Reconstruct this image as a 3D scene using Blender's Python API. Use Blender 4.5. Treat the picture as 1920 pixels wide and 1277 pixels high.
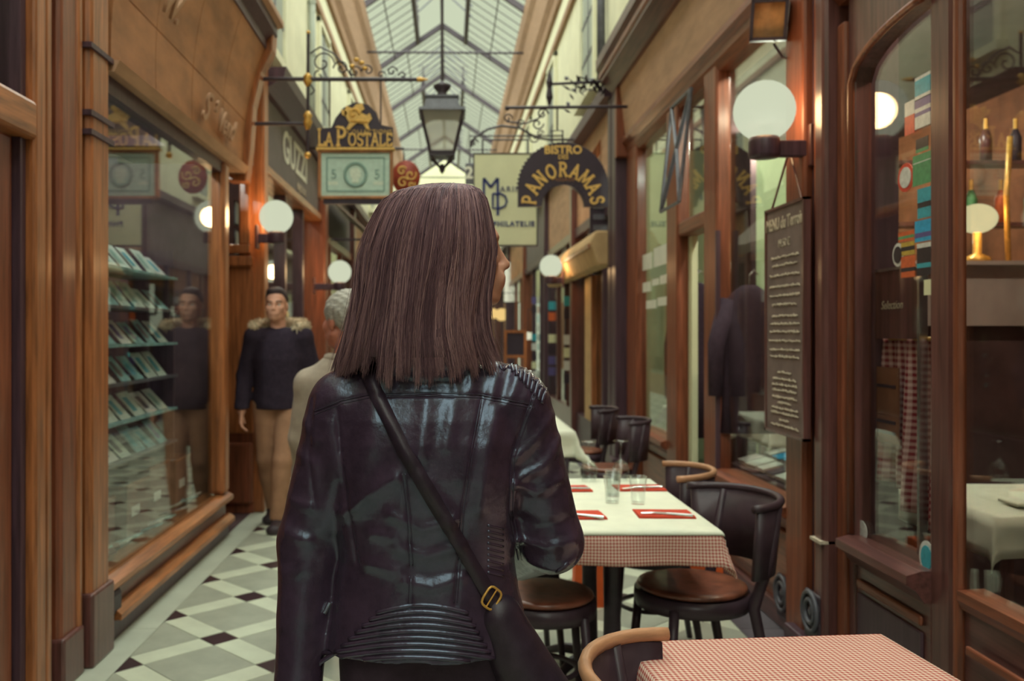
import bpy, bmesh, math, random
import numpy as np
from mathutils import Vector, Matrix, Euler
from mathutils.bvhtree import BVHTree
for o in list(bpy.data.objects): bpy.data.objects.remove(o)
SC = bpy.context.scene
COL = SC.collection
PI = math.pi
random.seed(7)
# ------------------------------------------------------------------ camera, sky, light, exposure
F, VX, VY, CZ = 1690.0, 840.0, 622.0, 1.40          # focal length in px, vanishing point, eye height
cam = bpy.data.cameras.new('camera'); camo = bpy.data.objects.new('camera', cam); COL.objects.link(camo)
camo.location = (0, 0, CZ); camo.rotation_euler = (PI/2, 0, 0)
cam.sensor_width = 36; cam.lens = 36*F/1920
cam.shift_x = (960-VX)/1920; cam.shift_y = -(638.5-VY)/1920
cam.clip_start = .05; cam.clip_end = 200
cam.dof.use_dof = True; cam.dof.focus_distance = 1.64; cam.dof.aperture_fstop = 4.6
SC.camera = camo
SC.view_settings.view_transform = 'Standard'; SC.view_settings.look = 'None'
SC.view_settings.exposure = 0.0; SC.view_settings.gamma = 1
W = bpy.data.worlds.new('sky'); SC.world = W; W.use_nodes = True
bg = W.node_tree.nodes['Background']; bg.inputs[0].default_value = (.60, .665, .475, 1); bg.inputs[1].default_value = 1.0
sun = bpy.data.lights.new('overcast_sun', 'SUN'); sun.energy = 12.0; sun.angle = math.radians(150); sun.color = (.94, 1.0, .90)
suno = bpy.data.objects.new('overcast_sun', sun); COL.objects.link(suno); suno.rotation_euler = (math.radians(8), 0, 0)
# ------------------------------------------------------------------ helpers
def P(px, py, Y): return Vector(((px-VX)*Y/F, Y, CZ-(py-VY)*Y/F))
def yL(px, X=1.55): return F*X/(VX-px)
def yR(px, X=1.60): return F*X/(px-VX)
def srgb(r, g, b):
    f = lambda c: (c/255/12.92) if c/255 <= .04045 else ((c/255+.055)/1.055)**2.4
    return (f(r), f(g), f(b), 1)
class MB:
    def __init__(s): s.v = []; s.f = []
    def add(s, vs, fs):
        n = len(s.v); s.v += [tuple(v) for v in vs]; s.f += [tuple(i+n for i in f) for f in fs]; return s
    def box(s, x0, x1, y0, y1, z0, z1):
        return s.add([(x0,y0,z0),(x1,y0,z0),(x1,y1,z0),(x0,y1,z0),(x0,y0,z1),(x1,y0,z1),(x1,y1,z1),(x0,y1,z1)],
            [(0,3,2,1),(4,5,6,7),(0,1,5,4),(1,2,6,5),(2,3,7,6),(3,0,4,7)])
    def bar(s, a, b, w, h, up=(0,0,1)):
        a = Vector(a); b = Vector(b); d = (b-a).normalized(); u = Vector(up)
        if abs(d.dot(u)) > .98: u = Vector((1,0,0))
        r = d.cross(u).normalized()*w/2; u = r.cross(d).normalized()*h/2
        return s.add([a-r-u,a+r-u,a+r+u,a-r+u,b-r-u,b+r-u,b+r+u,b-r+u],[(0,1,2,3),(7,6,5,4),(0,4,5,1),(1,5,6,2),(2,6,7,3),(3,7,4,0)])
    def prism(s, poly, axis, a0, a1):
        n = len(poly); vs = []
        for a in (a0, a1):
            for p, q in poly: vs.append({'x':(a,p,q),'y':(p,a,q),'z':(p,q,a)}[axis])
        return s.add(vs, [tuple(range(n))[::-1], tuple(range(n,2*n))]+[(i,(i+1)%n,n+(i+1)%n,n+i) for i in range(n)])
    def tube(s, pts, r, n=8, closed=False, flat=None):
        pts = [Vector(p) for p in pts]; m = len(pts); rs = r if isinstance(r, (list, tuple)) else [r]*m
        vs = []; prev = None
        for i, p in enumerate(pts):
            a = pts[(i-1) % m] if (closed or i > 0) else p; b = pts[(i+1) % m] if (closed or i < m-1) else p
            t = (b-a).normalized() if (b-a).length > 1e-9 else Vector((0,0,1))
            if prev is None:
                u = Vector((0,0,1)) if abs(t.z) < .9 else Vector((1,0,0))
                u = (u-t*u.dot(t)).normalized()
            else: u = (prev-t*prev.dot(t)); u = u.normalized() if u.length > 1e-6 else t.orthogonal().normalized()
            prev = u; w = t.cross(u)
            for k in range(n):
                an = 2*PI*k/n; vs.append(p+(u*math.cos(an)*(flat or 1)+w*math.sin(an))*rs[i])
        fs = []
        for i in range(m if closed else m-1):
            j = (i+1) % m
            for k in range(n): fs.append((i*n+k, i*n+(k+1)%n, j*n+(k+1)%n, j*n+k))
        if not closed: fs += [tuple(range(n))[::-1], tuple(range((m-1)*n, m*n))]
        return s.add(vs, fs)
    def lathe(s, prof, c=(0,0,0), n=20, axis='z'):
        vs = []; c = Vector(c)
        for r, z in prof:
            for k in range(n):
                a = 2*PI*k/n; q = (r*math.cos(a), r*math.sin(a), z)
                if axis == 'x': q = (q[2], q[0], q[1])
                if axis == 'y': q = (q[0], q[2], q[1])
                vs.append(c+Vector(q))
        fs = [(i*n+k, i*n+(k+1)%n, (i+1)*n+(k+1)%n, (i+1)*n+k) for i in range(len(prof)-1) for k in range(n)]
        fs += [tuple(range(n))[::-1], tuple(range((len(prof)-1)*n, len(prof)*n))]
        return s.add(vs, fs)
    def ball(s, c, r, n=16, sc=(1,1,1)):
        m = n//2; pr = [(max(1e-4, r*math.sin(PI*i/m)), -r*math.cos(PI*i/m)) for i in range(m+1)]
        t = MB().lathe(pr, (0,0,0), n); c = Vector(c)
        return s.add([(c.x+v[0]*sc[0], c.y+v[1]*sc[1], c.z+v[2]*sc[2]) for v in t.v], t.f)
    def xf(s, M): s.v = [tuple(M @ Vector(v)) for v in s.v]; return s
    def build(s, name, m, parent=None, smooth=False, bevel=0, **kw):
        me = bpy.data.meshes.new(name); me.from_pydata(s.v, [], s.f); me.update()
        bm = bmesh.new(); bm.from_mesh(me); bmesh.ops.recalc_face_normals(bm, faces=bm.faces); bm.to_mesh(me); bm.free()
        return link(name, me, m, parent, smooth, bevel, **kw)
def link(name, me, m, parent=None, smooth=False, bevel=0, loc=None, **kw):
    if m is not None and not me.materials: me.materials.append(M[m] if isinstance(m, str) else m)
    if smooth: me.polygons.foreach_set('use_smooth', [True]*len(me.polygons))
    o = bpy.data.objects.new(name, me); COL.objects.link(o)
    if parent is not None:
        o.parent = parent; o.matrix_parent_inverse = wm(parent).inverted()
    if loc: o.location = loc
    if bevel:
        b = o.modifiers.new('bevel', 'BEVEL'); b.width = bevel; b.segments = 2; b.limit_method = 'ANGLE'
    for k, v in kw.items():
        if v: o[k] = v
    return o
def wm(o):
    m = Matrix.LocRotScale(o.location, o.rotation_euler, o.scale)
    return m if o.parent is None else wm(o.parent) @ o.matrix_parent_inverse @ m
def thing(name, label, cat, loc=(0,0,0), rz=0, group=None, kind=None):
    o = bpy.data.objects.new(name, None); COL.objects.link(o); o.empty_display_size = .05
    o.location = loc; o.rotation_euler = (0,0,rz); return tag(o, label, cat, group, kind)
def tag(o, label, cat, group=None, kind=None):
    o['label'] = label; o['category'] = cat
    if group: o['group'] = group
    if kind: o['kind'] = kind
    return o
def copy_tree(o, parent=None):
    c = o.copy(); COL.objects.link(c)
    if parent is not None: c.parent = parent
    for ch in [x for x in bpy.data.objects if x.parent == o]: copy_tree(ch, c)
    return c
def text(name, s, m, parent, loc, size, xdir=(1,0,0), ydir=(0,0,1), ext=.002, bold=0, shear=0, align='CENTER', sx=1, space=1, **kw):
    cu = bpy.data.curves.new(name, 'FONT'); cu.body = s; cu.size = size; cu.extrude = ext; cu.offset = bold
    cu.shear = shear; cu.align_x = align; cu.align_y = 'CENTER'; cu.resolution_u = 3; cu.space_character = space
    t = bpy.data.objects.new('tmp', cu); COL.objects.link(t)
    dg = bpy.context.evaluated_depsgraph_get()
    me = bpy.data.meshes.new_from_object(t.evaluated_get(dg)); bpy.data.objects.remove(t); bpy.data.curves.remove(cu)
    x = Vector(xdir).normalized()*sx; y = Vector(ydir).normalized(); z = x.cross(y).normalized()
    A = Matrix(((x.x,y.x,z.x,loc[0]),(x.y,y.y,z.y,loc[1]),(x.z,y.z,z.z,loc[2]),(0,0,0,1)))
    me.transform(A); me.name = name; me.materials.clear()
    return link(name, me, m, parent, **kw)
# slab-serif capitals drawn as strokes on a 0..1 cap height; each entry: width, strokes, serif feet
def arcp(cx, cy, rx, ry, a0, a1, n=10): return [(cx+rx*math.cos(math.radians(a0+(a1-a0)*i/n)), cy+ry*math.sin(math.radians(a0+(a1-a0)*i/n))) for i in range(n+1)]
GL = {
 'A': (.8, [[(.1,0),(.4,1)],[(.4,1),(.7,0)],[(.22,.36),(.58,.36)]], [(.1,0),(.7,0)]),
 'L': (.66, [[(.15,0),(.15,1)],[(.15,.05),(.6,.05),(.6,.22)]], [(.15,1),(.15,0)]),
 'P': (.7, [[(.17,0),(.17,1)],[(.17,.95)]+arcp(.36,.71,.25,.24,90,-90)+[(.17,.47)]], [(.17,0),(.17,1)]),
 'O': (.86, [arcp(.43,.5,.33,.46,0,360,20)], []),
 'S': (.66, [arcp(.34,.73,.22,.22,20,270,10)+arcp(.34,.27,.24,.24,90,-160,10)], []),
 'T': (.74, [[(.37,0),(.37,1)],[(.06,.8),(.06,.95),(.68,.95),(.68,.8)]], [(.37,0)]),
 'E': (.66, [[(.17,0),(.17,1)],[(.17,.95),(.58,.95),(.58,.8)],[(.17,.5),(.45,.5)],[(.17,.05),(.6,.05),(.6,.22)]], []),
 'N': (.86, [[(.17,0),(.17,1)],[(.17,1),(.67,0)],[(.67,0),(.67,1)]], [(.17,0),(.17,1),(.67,1)]),
 'R': (.8, [[(.17,0),(.17,1)],[(.17,.95)]+arcp(.37,.72,.24,.23,90,-90)+[(.17,.49)],[(.38,.49),(.68,.0)]], [(.17,0),(.17,1),(.68,0)]),
 'M': (1.0, [[(.14,0),(.18,1)],[(.18,1),(.5,.15)],[(.5,.15),(.82,1)],[(.82,1),(.86,0)]], [(.14,0),(.86,0),(.17,1),(.83,1)]),
}
def glyph(mb, ch, o, xd, yd, zd, h, t=.13):
    w, st, sf = GL[ch]; o = Vector(o)
    q = lambda p, z: o+xd*(p[0]*h)+yd*(p[1]*h)+zd*z
    dz = [.006]
    def seg(a, b, tw):
        d = Vector((b[0]-a[0], b[1]-a[1])); L = d.length
        if L < 1e-6: return
        d /= L; n = Vector((-d.y, d.x))*tw/2; d *= tw*.3
        c = [(a[0]-d.x+n.x,a[1]-d.y+n.y),(a[0]-d.x-n.x,a[1]-d.y-n.y),(b[0]+d.x-n.x,b[1]+d.y-n.y),(b[0]+d.x+n.x,b[1]+d.y+n.y)]
        mb.add([q(p,0) for p in c]+[q(p,dz[0]) for p in c], [(0,1,2,3),(7,6,5,4),(0,4,5,1),(1,5,6,2),(2,6,7,3),(3,7,4,0)])
    for s in st:
        for a, b in zip(s, s[1:]): seg(a, b, t); dz[0] += .00035
    for x, y in sf:
        yy = y+.03 if y < .5 else y-.03
        dz[0] += .00035; seg((x-.13, yy), (x+.13, yy), .075)
    return w*h
# ------------------------------------------------------------------ materials
M = {}
def node(nt, t, **kw):
    n = nt.nodes.new(t)
    for k, v in kw.items(): setattr(n, k, v)
    return n
def mat(name, c, rough=.5, spec=.4, metal=0, var=.15, scale=8, stretch=(1,1,1), bump=0, bscale=60, c2=None, emit=None, es=0, coat=0, tint=None):
    m = bpy.data.materials.new(name); m.use_nodes = True; nt = m.node_tree; L = nt.links
    b = nt.nodes['Principled BSDF']; b.inputs['Roughness'].default_value = rough
    b.inputs['Specular IOR Level'].default_value = spec; b.inputs['Metallic'].default_value = metal
    b.inputs['Coat Weight'].default_value = coat; b.inputs['Coat Roughness'].default_value = .15
    if tint: b.inputs['Specular Tint'].default_value = tint
    tc = node(nt, 'ShaderNodeTexCoord'); mp = node(nt, 'ShaderNodeMapping'); mp.inputs['Scale'].default_value = stretch
    L.new(tc.outputs['Object'], mp.inputs[0])
    if var:
        nz = node(nt, 'ShaderNodeTexNoise'); nz.inputs['Scale'].default_value = scale; nz.inputs['Detail'].default_value = 6
        nz.inputs['Roughness'].default_value = .6; L.new(mp.outputs[0], nz.inputs['Vector'])
        rp = node(nt, 'ShaderNodeValToRGB'); rp.color_ramp.elements[0].position = .3; rp.color_ramp.elements[1].position = .7
        d = c2 or tuple(x*(1-var*2) for x in c[:3])+(1,)
        rp.color_ramp.elements[0].color = d; rp.color_ramp.elements[1].color = tuple(min(1, x*(1+(0 if c2 else var))) for x in c[:3])+(1,)
        L.new(nz.outputs['Fac'], rp.inputs[0]); L.new(rp.outputs[0], b.inputs['Base Color'])
    else: b.inputs['Base Color'].default_value = c
    if bump:
        n2 = node(nt, 'ShaderNodeTexNoise'); n2.inputs['Scale'].default_value = bscale; n2.inputs['Detail'].default_value = 4
        L.new(mp.outputs[0], n2.inputs['Vector']); bp = node(nt, 'ShaderNodeBump'); bp.inputs['Strength'].default_value = bump
        bp.inputs['Distance'].default_value = .004; L.new(n2.outputs['Fac'], bp.inputs['Height']); L.new(bp.outputs[0], b.inputs['Normal'])
    if emit: b.inputs['Emission Color'].default_value = emit; b.inputs['Emission Strength'].default_value = es
    M[name] = m; return m
WS = (9, 9, .55)      # grain runs along z
WY = (9, .55, 9)      # grain runs along y
mat('wood_warm', srgb(166,100,58), .36, .45, var=.3, scale=5, stretch=WS, coat=.25)
mat('wood_warm_y', srgb(170,106,62), .36, .45, var=.3, scale=5, stretch=WY, coat=.25)
mat('wood_red', srgb(136,76,52), .4, .4, var=.25, scale=5, stretch=WS, coat=.2)
mat('wood_red_y', srgb(136,76,52), .4, .4, var=.25, scale=5, stretch=WY, coat=.2)
mat('wood_dark', srgb(104,66,62), .33, .4, var=.25, scale=5, stretch=WS, coat=.25)
mat('wood_dark_y', srgb(104,66,62), .33, .4, var=.25, scale=5, stretch=WY, coat=.25)
mat('wood_deep', srgb(80,58,68), .4, .4, var=.2, scale=6, stretch=WS)
mat('fascia_wood', srgb(172,118,78), .5, .3, var=.2, scale=3, stretch=(3,.8,2))
mat('fascia_tan', srgb(186,146,116), .6, .3, var=.12, scale=4, stretch=(3,.6,3))
mat('fascia_grey', srgb(112,102,100), .6, .3, var=.08, scale=4)
mat('plaster', srgb(226,224,196), .85, .1, var=.05, scale=3, bump=.15, bscale=20)
mat('plaster_grey', srgb(170,176,164), .85, .1, var=.06, scale=3)
mat('cornice', srgb(164,132,106), .7, .2, var=.12, scale=6, stretch=(6,.6,6))
mat('iron', srgb(56,44,53), .45, .5, var=.15, scale=30)
mat('steel_blue', srgb(92,92,100), .4, .5, var=.15, scale=20)
mat('gold', srgb(218,170,84), .35, .5, metal=.35, var=.15, scale=40)
mat('gold_paint', srgb(226,184,104), .5, .3, var=.12, scale=60)
mat('tile_white', srgb(206,212,190), .33, .35, var=.06, scale=7)
mat('tile_grey', srgb(164,168,152), .35, .35, var=.08, scale=7)
mat('tile_black', srgb(58,42,48), .3, .4, var=.1, scale=12)
mat('slab', srgb(184,190,174), .4, .3, var=.07, scale=4)
mat('slab_dark', srgb(98,92,98), .45, .3, var=.1, scale=6)
mat('grout', srgb(120,122,110), .9, .1, var=.1, scale=30)
mat('sign_black', srgb(54,42,54), .45, .4, var=.06, scale=20)
mat('bill', srgb(190,214,198), .5, .3, var=.06, scale=25)
mat('bill_ink', srgb(142,172,160), .6, .2, var=.1, scale=60)
mat('bill_light', srgb(214,226,206), .6, .2, var=.08, scale=50)
mat('sign_cream', srgb(214,214,176), .5, .3, var=.03, scale=4)
mat('ink_blue', srgb(48,56,110), .5, .3, var=.05)
mat('ink_grey', srgb(90,88,110), .5, .3, var=.05)
mat('red_sign', srgb(150,62,44), .5, .3, var=.2, scale=14)
mat('chalk', srgb(206,192,170), .8, .1, var=.15, scale=90)
mat('slate', srgb(124,106,100), .7, .25, var=.12, scale=9)
mat('white_paint', srgb(222,222,206), .5, .3, var=.05)
mat('cloth_white', srgb(228,232,212), .8, .1, var=.03, scale=12, bump=.1, bscale=300)
mat('napkin', srgb(206,78,58), .8, .1, var=.1, scale=30)
mat('chair_dark', srgb(62,46,54), .5, .35, var=.15, scale=12, coat=.2)
mat('chair_edge', srgb(192,142,106), .4, .4, var=.15, scale=12, stretch=(1,1,8))
mat('seat_wood', srgb(132,78,58), .35, .5, var=.3, scale=14, coat=.3)
mat('orange', srgb(226,100,48), .6, .3, var=.08)
mat('leather', srgb(66,50,66), .27, .95, var=.18, scale=22, bump=.32, bscale=70, coat=.08, tint=(.55,.78,1,1))
mat('leather_strap', srgb(52,40,52), .4, .4, var=.15, scale=40, bump=.1, bscale=260)
mat('thread', srgb(66,54,64), .6, .3, var=.1)
mat('black_cloth', srgb(66,52,64), .85, .2, var=.12, scale=30, bump=.2, bscale=120)
mat('navy_wool', srgb(52,43,54), .9, .1, var=.12, scale=40, bump=.3, bscale=160)
mat('fur', srgb(214,194,164), .95, .1, var=.35, scale=50, bump=.8, bscale=130)
mat('beige_cotton', srgb(160,120,94), .85, .1, var=.1, scale=12, bump=.25, bscale=30)
mat('beige_coat', srgb(178,164,148), .85, .1, var=.08, scale=20, bump=.15, bscale=100)
mat('skin', srgb(206,150,124), .5, .35, var=.08, scale=14)
mat('skin_red', srgb(200,128,106), .5, .35, var=.12, scale=20)
mat('lips', srgb(176,92,84), .4, .4, var=.05)
mat('dark_hair', srgb(58,44,44), .6, .3, var=.25, scale=60, bump=.6, bscale=160)
mat('grey_hair', srgb(186,182,172), .6, .3, var=.22, scale=45, stretch=(1,1,3), bump=.6, bscale=120)
mat('shoe', srgb(56,44,50), .5, .4, var=.1)
mat('silver', srgb(200,204,204), .25, .5, metal=.9, var=.1, scale=30)
mat('eye_white', srgb(214,208,198), .3, .5, var=0); mat('iris', srgb(60,42,36), .3, .5, var=0)
mat('paper', srgb(196,208,196), .7, .2, var=.12, scale=16)
mat('paper_teal', srgb(140,180,180), .7, .2, var=.2, scale=12)
mat('box_brown', srgb(120,82,72), .7, .2, var=.15, scale=14)
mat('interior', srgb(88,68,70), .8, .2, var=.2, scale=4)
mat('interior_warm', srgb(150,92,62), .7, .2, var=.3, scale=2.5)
mat('reflection_green', srgb(176,192,150), .8, .2, var=.1, scale=3)
mat('steel', srgb(190,180,178), .4, .5, metal=.15, var=.12, scale=4, stretch=(1,6,.6))
mat('brown_card', srgb(132,88,66), .8, .1, var=.1, scale=14)
mat('awning_grey', srgb(150,138,126), .8, .1, var=.1, scale=6)
mat('awning_tan', srgb(196,164,122), .8, .1, var=.08, scale=6)
for n, c in dict(st_teal=(64,160,176), st_green=(88,150,104), st_red=(206,74,56), st_blue=(52,160,206), st_white=(206,206,200), st_orange=(206,100,58), st_black=(52,46,52), st_yellow=(190,160,70), st_pink=(214,72,110), st_violet=(96,88,140)).items():
    mat(n, srgb(*c), .45, .3, var=.12, scale=60)
def emit_mat(name, c, s):
    m = bpy.data.materials.new(name); m.use_nodes = True; nt = m.node_tree; nt.nodes.clear()
    e = node(nt, 'ShaderNodeEmission'); e.inputs[0].default_value = c; e.inputs[1].default_value = s
    o = node(nt, 'ShaderNodeOutputMaterial'); nt.links.new(e.outputs[0], o.inputs[0]); M[name] = m
def opal(name, c, tr=.15):
    m = bpy.data.materials.new(name); m.use_nodes = True; nt = m.node_tree; nt.nodes.clear()
    e = node(nt, 'ShaderNodeEmission'); e.inputs[0].default_value = c; e.inputs[1].default_value = 1/(1-tr*tr); t = node(nt, 'ShaderNodeBsdfTransparent')
    mx = node(nt, 'ShaderNodeMixShader'); mx.inputs[0].default_value = tr; nt.links.new(e.outputs[0], mx.inputs[1]); nt.links.new(t.outputs[0], mx.inputs[2])
    o = node(nt, 'ShaderNodeOutputMaterial'); nt.links.new(mx.outputs[0], o.inputs[0]); M[name] = m
opal('globe', srgb(206,212,184)); opal('globe_warm', srgb(226,214,164))
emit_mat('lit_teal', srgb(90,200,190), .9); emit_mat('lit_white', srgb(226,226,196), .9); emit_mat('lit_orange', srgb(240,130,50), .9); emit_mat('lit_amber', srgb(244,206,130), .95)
def glass_mat(name, gain, tint=(1,1,1,1), rough=0.0, ior=1.5):
    m = bpy.data.materials.new(name); m.use_nodes = True; nt = m.node_tree; nt.nodes.clear(); L = nt.links
    fr = node(nt, 'ShaderNodeFresnel'); ge = node(nt, 'ShaderNodeNewGeometry'); mi = node(nt, 'ShaderNodeMapRange')
    mi.inputs[3].default_value = ior; mi.inputs[4].default_value = 1/ior; L.new(ge.outputs['Backfacing'], mi.inputs[0]); L.new(mi.outputs[0], fr.inputs[0])   # same index on both faces of the pane
    mu = node(nt, 'ShaderNodeMath', operation='MULTIPLY'); mu.inputs[1].default_value = gain; mu.use_clamp = True; L.new(fr.outputs[0], mu.inputs[0])
    t = node(nt, 'ShaderNodeBsdfTransparent'); t.inputs[0].default_value = tint
    g = node(nt, 'ShaderNodeBsdfGlossy'); g.inputs['Roughness'].default_value = rough; g.inputs[0].default_value = (.95,.97,.95,1)
    mx = node(nt, 'ShaderNodeMixShader'); L.new(mu.outputs[0], mx.inputs[0]); L.new(t.outputs[0], mx.inputs[1]); L.new(g.outputs[0], mx.inputs[2])
    o = node(nt, 'ShaderNodeOutputMaterial'); L.new(mx.outputs[0], o.inputs[0]); M[name] = m
glass_mat('glass', 1.0, (.95,.96,.95,1)); glass_mat('roof_glass', .05, (.985,.99,.985,1)); glass_mat('drink_glass', 1.0, (.96,.97,.965,1), .02)
def frosted(name):
    m = bpy.data.materials.new(name); m.use_nodes = True; nt = m.node_tree; nt.nodes.clear(); L = nt.links
    t = node(nt, 'ShaderNodeBsdfTranslucent'); t.inputs[0].default_value = srgb(226,222,206)
    d = node(nt, 'ShaderNodeBsdfDiffuse'); d.inputs[0].default_value = srgb(200,196,180)
    mx = node(nt, 'ShaderNodeMixShader'); mx.inputs[0].default_value = .4; L.new(t.outputs[0], mx.inputs[1]); L.new(d.outputs[0], mx.inputs[2])
    tr = node(nt, 'ShaderNodeBsdfTransparent'); m2 = node(nt, 'ShaderNodeMixShader'); m2.inputs[0].default_value = .62; L.new(mx.outputs[0], m2.inputs[1]); L.new(tr.outputs[0], m2.inputs[2])
    o = node(nt, 'ShaderNodeOutputMaterial'); L.new(m2.outputs[0], o.inputs[0]); M[name] = m
frosted('frosted')
def gingham(name, pitch, white=srgb(224,206,192), red=srgb(168,48,52)):
    m = bpy.data.materials.new(name); m.use_nodes = True; nt = m.node_tree; L = nt.links; b = nt.nodes['Principled BSDF']
    b.inputs['Roughness'].default_value = .85; b.inputs['Specular IOR Level'].default_value = .1
    uv = node(nt, 'ShaderNodeUVMap'); uv.uv_map = 'UVMap'; sp = node(nt, 'ShaderNodeSeparateXYZ'); L.new(uv.outputs[0], sp.inputs[0])
    fs = []
    for k in (0, 1):
        a = node(nt, 'ShaderNodeMath', operation='MULTIPLY'); a.inputs[1].default_value = 1/pitch; L.new(sp.outputs[k], a.inputs[0])
        f = node(nt, 'ShaderNodeMath', operation='FRACT'); L.new(a.outputs[0], f.inputs[0])
        g = node(nt, 'ShaderNodeMath', operation='GREATER_THAN'); g.inputs[1].default_value = .5; L.new(f.outputs[0], g.inputs[0])
        h = node(nt, 'ShaderNodeMath', operation='MULTIPLY'); h.inputs[1].default_value = .5; L.new(g.outputs[0], h.inputs[0]); fs.append(h)
    s = node(nt, 'ShaderNodeMath', operation='ADD'); L.new(fs[0].outputs[0], s.inputs[0]); L.new(fs[1].outputs[0], s.inputs[1])
    mx = node(nt, 'ShaderNodeMix', data_type='RGBA'); L.new(s.outputs[0], mx.inputs[0]); mx.inputs[6].default_value = white; mx.inputs[7].default_value = red
    L.new(mx.outputs[2], b.inputs['Base Color']); M[name] = m
gingham('gingham', .0108, srgb(226,204,186), srgb(176,82,76)); gingham('gingham_big', .024, srgb(214,180,176), srgb(132,40,48))
# ================================================================== floor
floor = tag(MB().box(-1.52, 1.62, -12, 36, -.06, -.013).build('floor', 'grout'), 'pale stone passage floor with black diamond cabochons', 'floor', kind='structure')
PT, BT = .4597, .128; E1 = Vector((1,1))*PT/math.sqrt(2); E2 = Vector((-1,1))*PT/math.sqrt(2); U1 = E1.normalized(); U2 = E2.normalized()
def clipx(poly, x, sgn):
    out = []
    for a, b in zip(poly, poly[1:]+poly[:1]):
        ia = (a[0]-x)*sgn >= 0; ib = (b[0]-x)*sgn >= 0
        if ia: out.append(a)
        if ia != ib:
            t = (x-a[0])/(b[0]-a[0]); out.append((x, a[1]+t*(b[1]-a[1])))
    return out
XA, XB = -1.37, 1.37
_tm = {}; rest = {'tile_white': MB(), 'tile_grey': MB(), 'tile_black': MB()}
for i in range(-30, 84):
    for j in range(-44, 50):
        L0 = Vector((-1.37, 3.79))+E1*i+E2*j
        if not (-1.9 < L0.x < 1.9 and -12 < L0.y < 34): continue
        for key, c, a, b, mt in (('k', L0, BT, BT, 'tile_black'), ('u', L0+E1/2, PT-BT, BT, 'tile_white'), ('v', L0+E2/2, BT, PT-BT, 'tile_white'), ('g', L0+(E1+E2)/2, PT-BT, PT-BT, 'tile_grey')):
            a -= .003; b -= .003
            loc = [tuple(U1*(sx*a/2)+U2*(sy*b/2)) for sx, sy in ((-1,-1),(1,-1),(1,1),(-1,1))]
            poly = [(p[0]+c.x, p[1]+c.y) for p in loc]; full = all(XA <= p[0] <= XB for p in poly)
            if not full:
                poly = clipx(poly, XA, 1)
                if len(poly) > 2: poly = clipx(poly, XB, -1)
                if len(poly) < 3 or max(p[0] for p in poly)-min(p[0] for p in poly) < .006: continue
            if 3.45 < c.y < 7.7 and (c.x < .05 or (c.x > .15 and c.y < 6)):
                if full:
                    if key not in _tm:
                        mb = MB().prism(loc, 'z', -.012, 0); me = bpy.data.meshes.new('tile'); me.from_pydata(mb.v, [], [f[::-1] if q < 2 else f for q, f in enumerate(mb.f)]); me.update(); _tm[key] = me
                    link('tile', _tm[key], mt, floor, loc=(c.x, c.y, random.uniform(-.0008, .0008)))
                else: MB().prism(poly, 'z', -.012, 0).build('tile', mt, floor)
            else: rest[mt].prism(poly, 'z', -.012, 0)
for k, mb in rest.items(): mb.build('tile_field', k, floor, kind='stuff')
for i in range(11):
    MB().box(-1.52, -1.3715, -1+i*1.05, -1+i*1.05+1.046, -.012, .001).build('border_slab', 'slab', floor)
    MB().box(1.3715, 1.62, -1+i*1.05, -1+i*1.05+1.046, -.012, .001).build('border_slab', 'slab_dark', floor)
MB().box(-1.52, -1.3715, 10.55, 34, -.012, .001).build('border_slab', 'slab', floor); MB().box(1.3715, 1.62, 10.55, 34, -.012, .001).build('border_slab', 'slab_dark', floor)
# ================================================================== glazed roof
RC, RH, ZE, ZR = -.12, 1.48, 6.82, 7.82
roof = thing('ceiling', 'pitched glass and iron skylight roof over the passage', 'skylight', (RC, 0, ZE), kind='structure')
TY = [18.9+3.6*k for k in range(-9, 5)]
for y in TY:
    t = MB()
    for s in (-1, 1):
        t.bar((RC, y, ZR), (RC+s*RH, y, ZE), .07, .10)
    t.build('truss_rafter', 'iron', roof)
for y in (9.2, 12.6, 16.3, 25.0, 29.5): MB().tube([(RC-RH, y, 6.46), (RC+RH, y, 6.44)], .022, 6).build('tie_rod', 'iron', roof)
MB().box(RC-.03, RC+.03, -13, 33.3, ZR-.05, ZR+.03).build('ridge_bar', 'iron', roof)
for s in (-1, 1): MB().box(RC+s*RH-.04, RC+s*RH+.04, -13, 33.3, ZE-.1, ZE+.02).build('eave_bar', 'cornice', roof)
pane_me = {}
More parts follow.
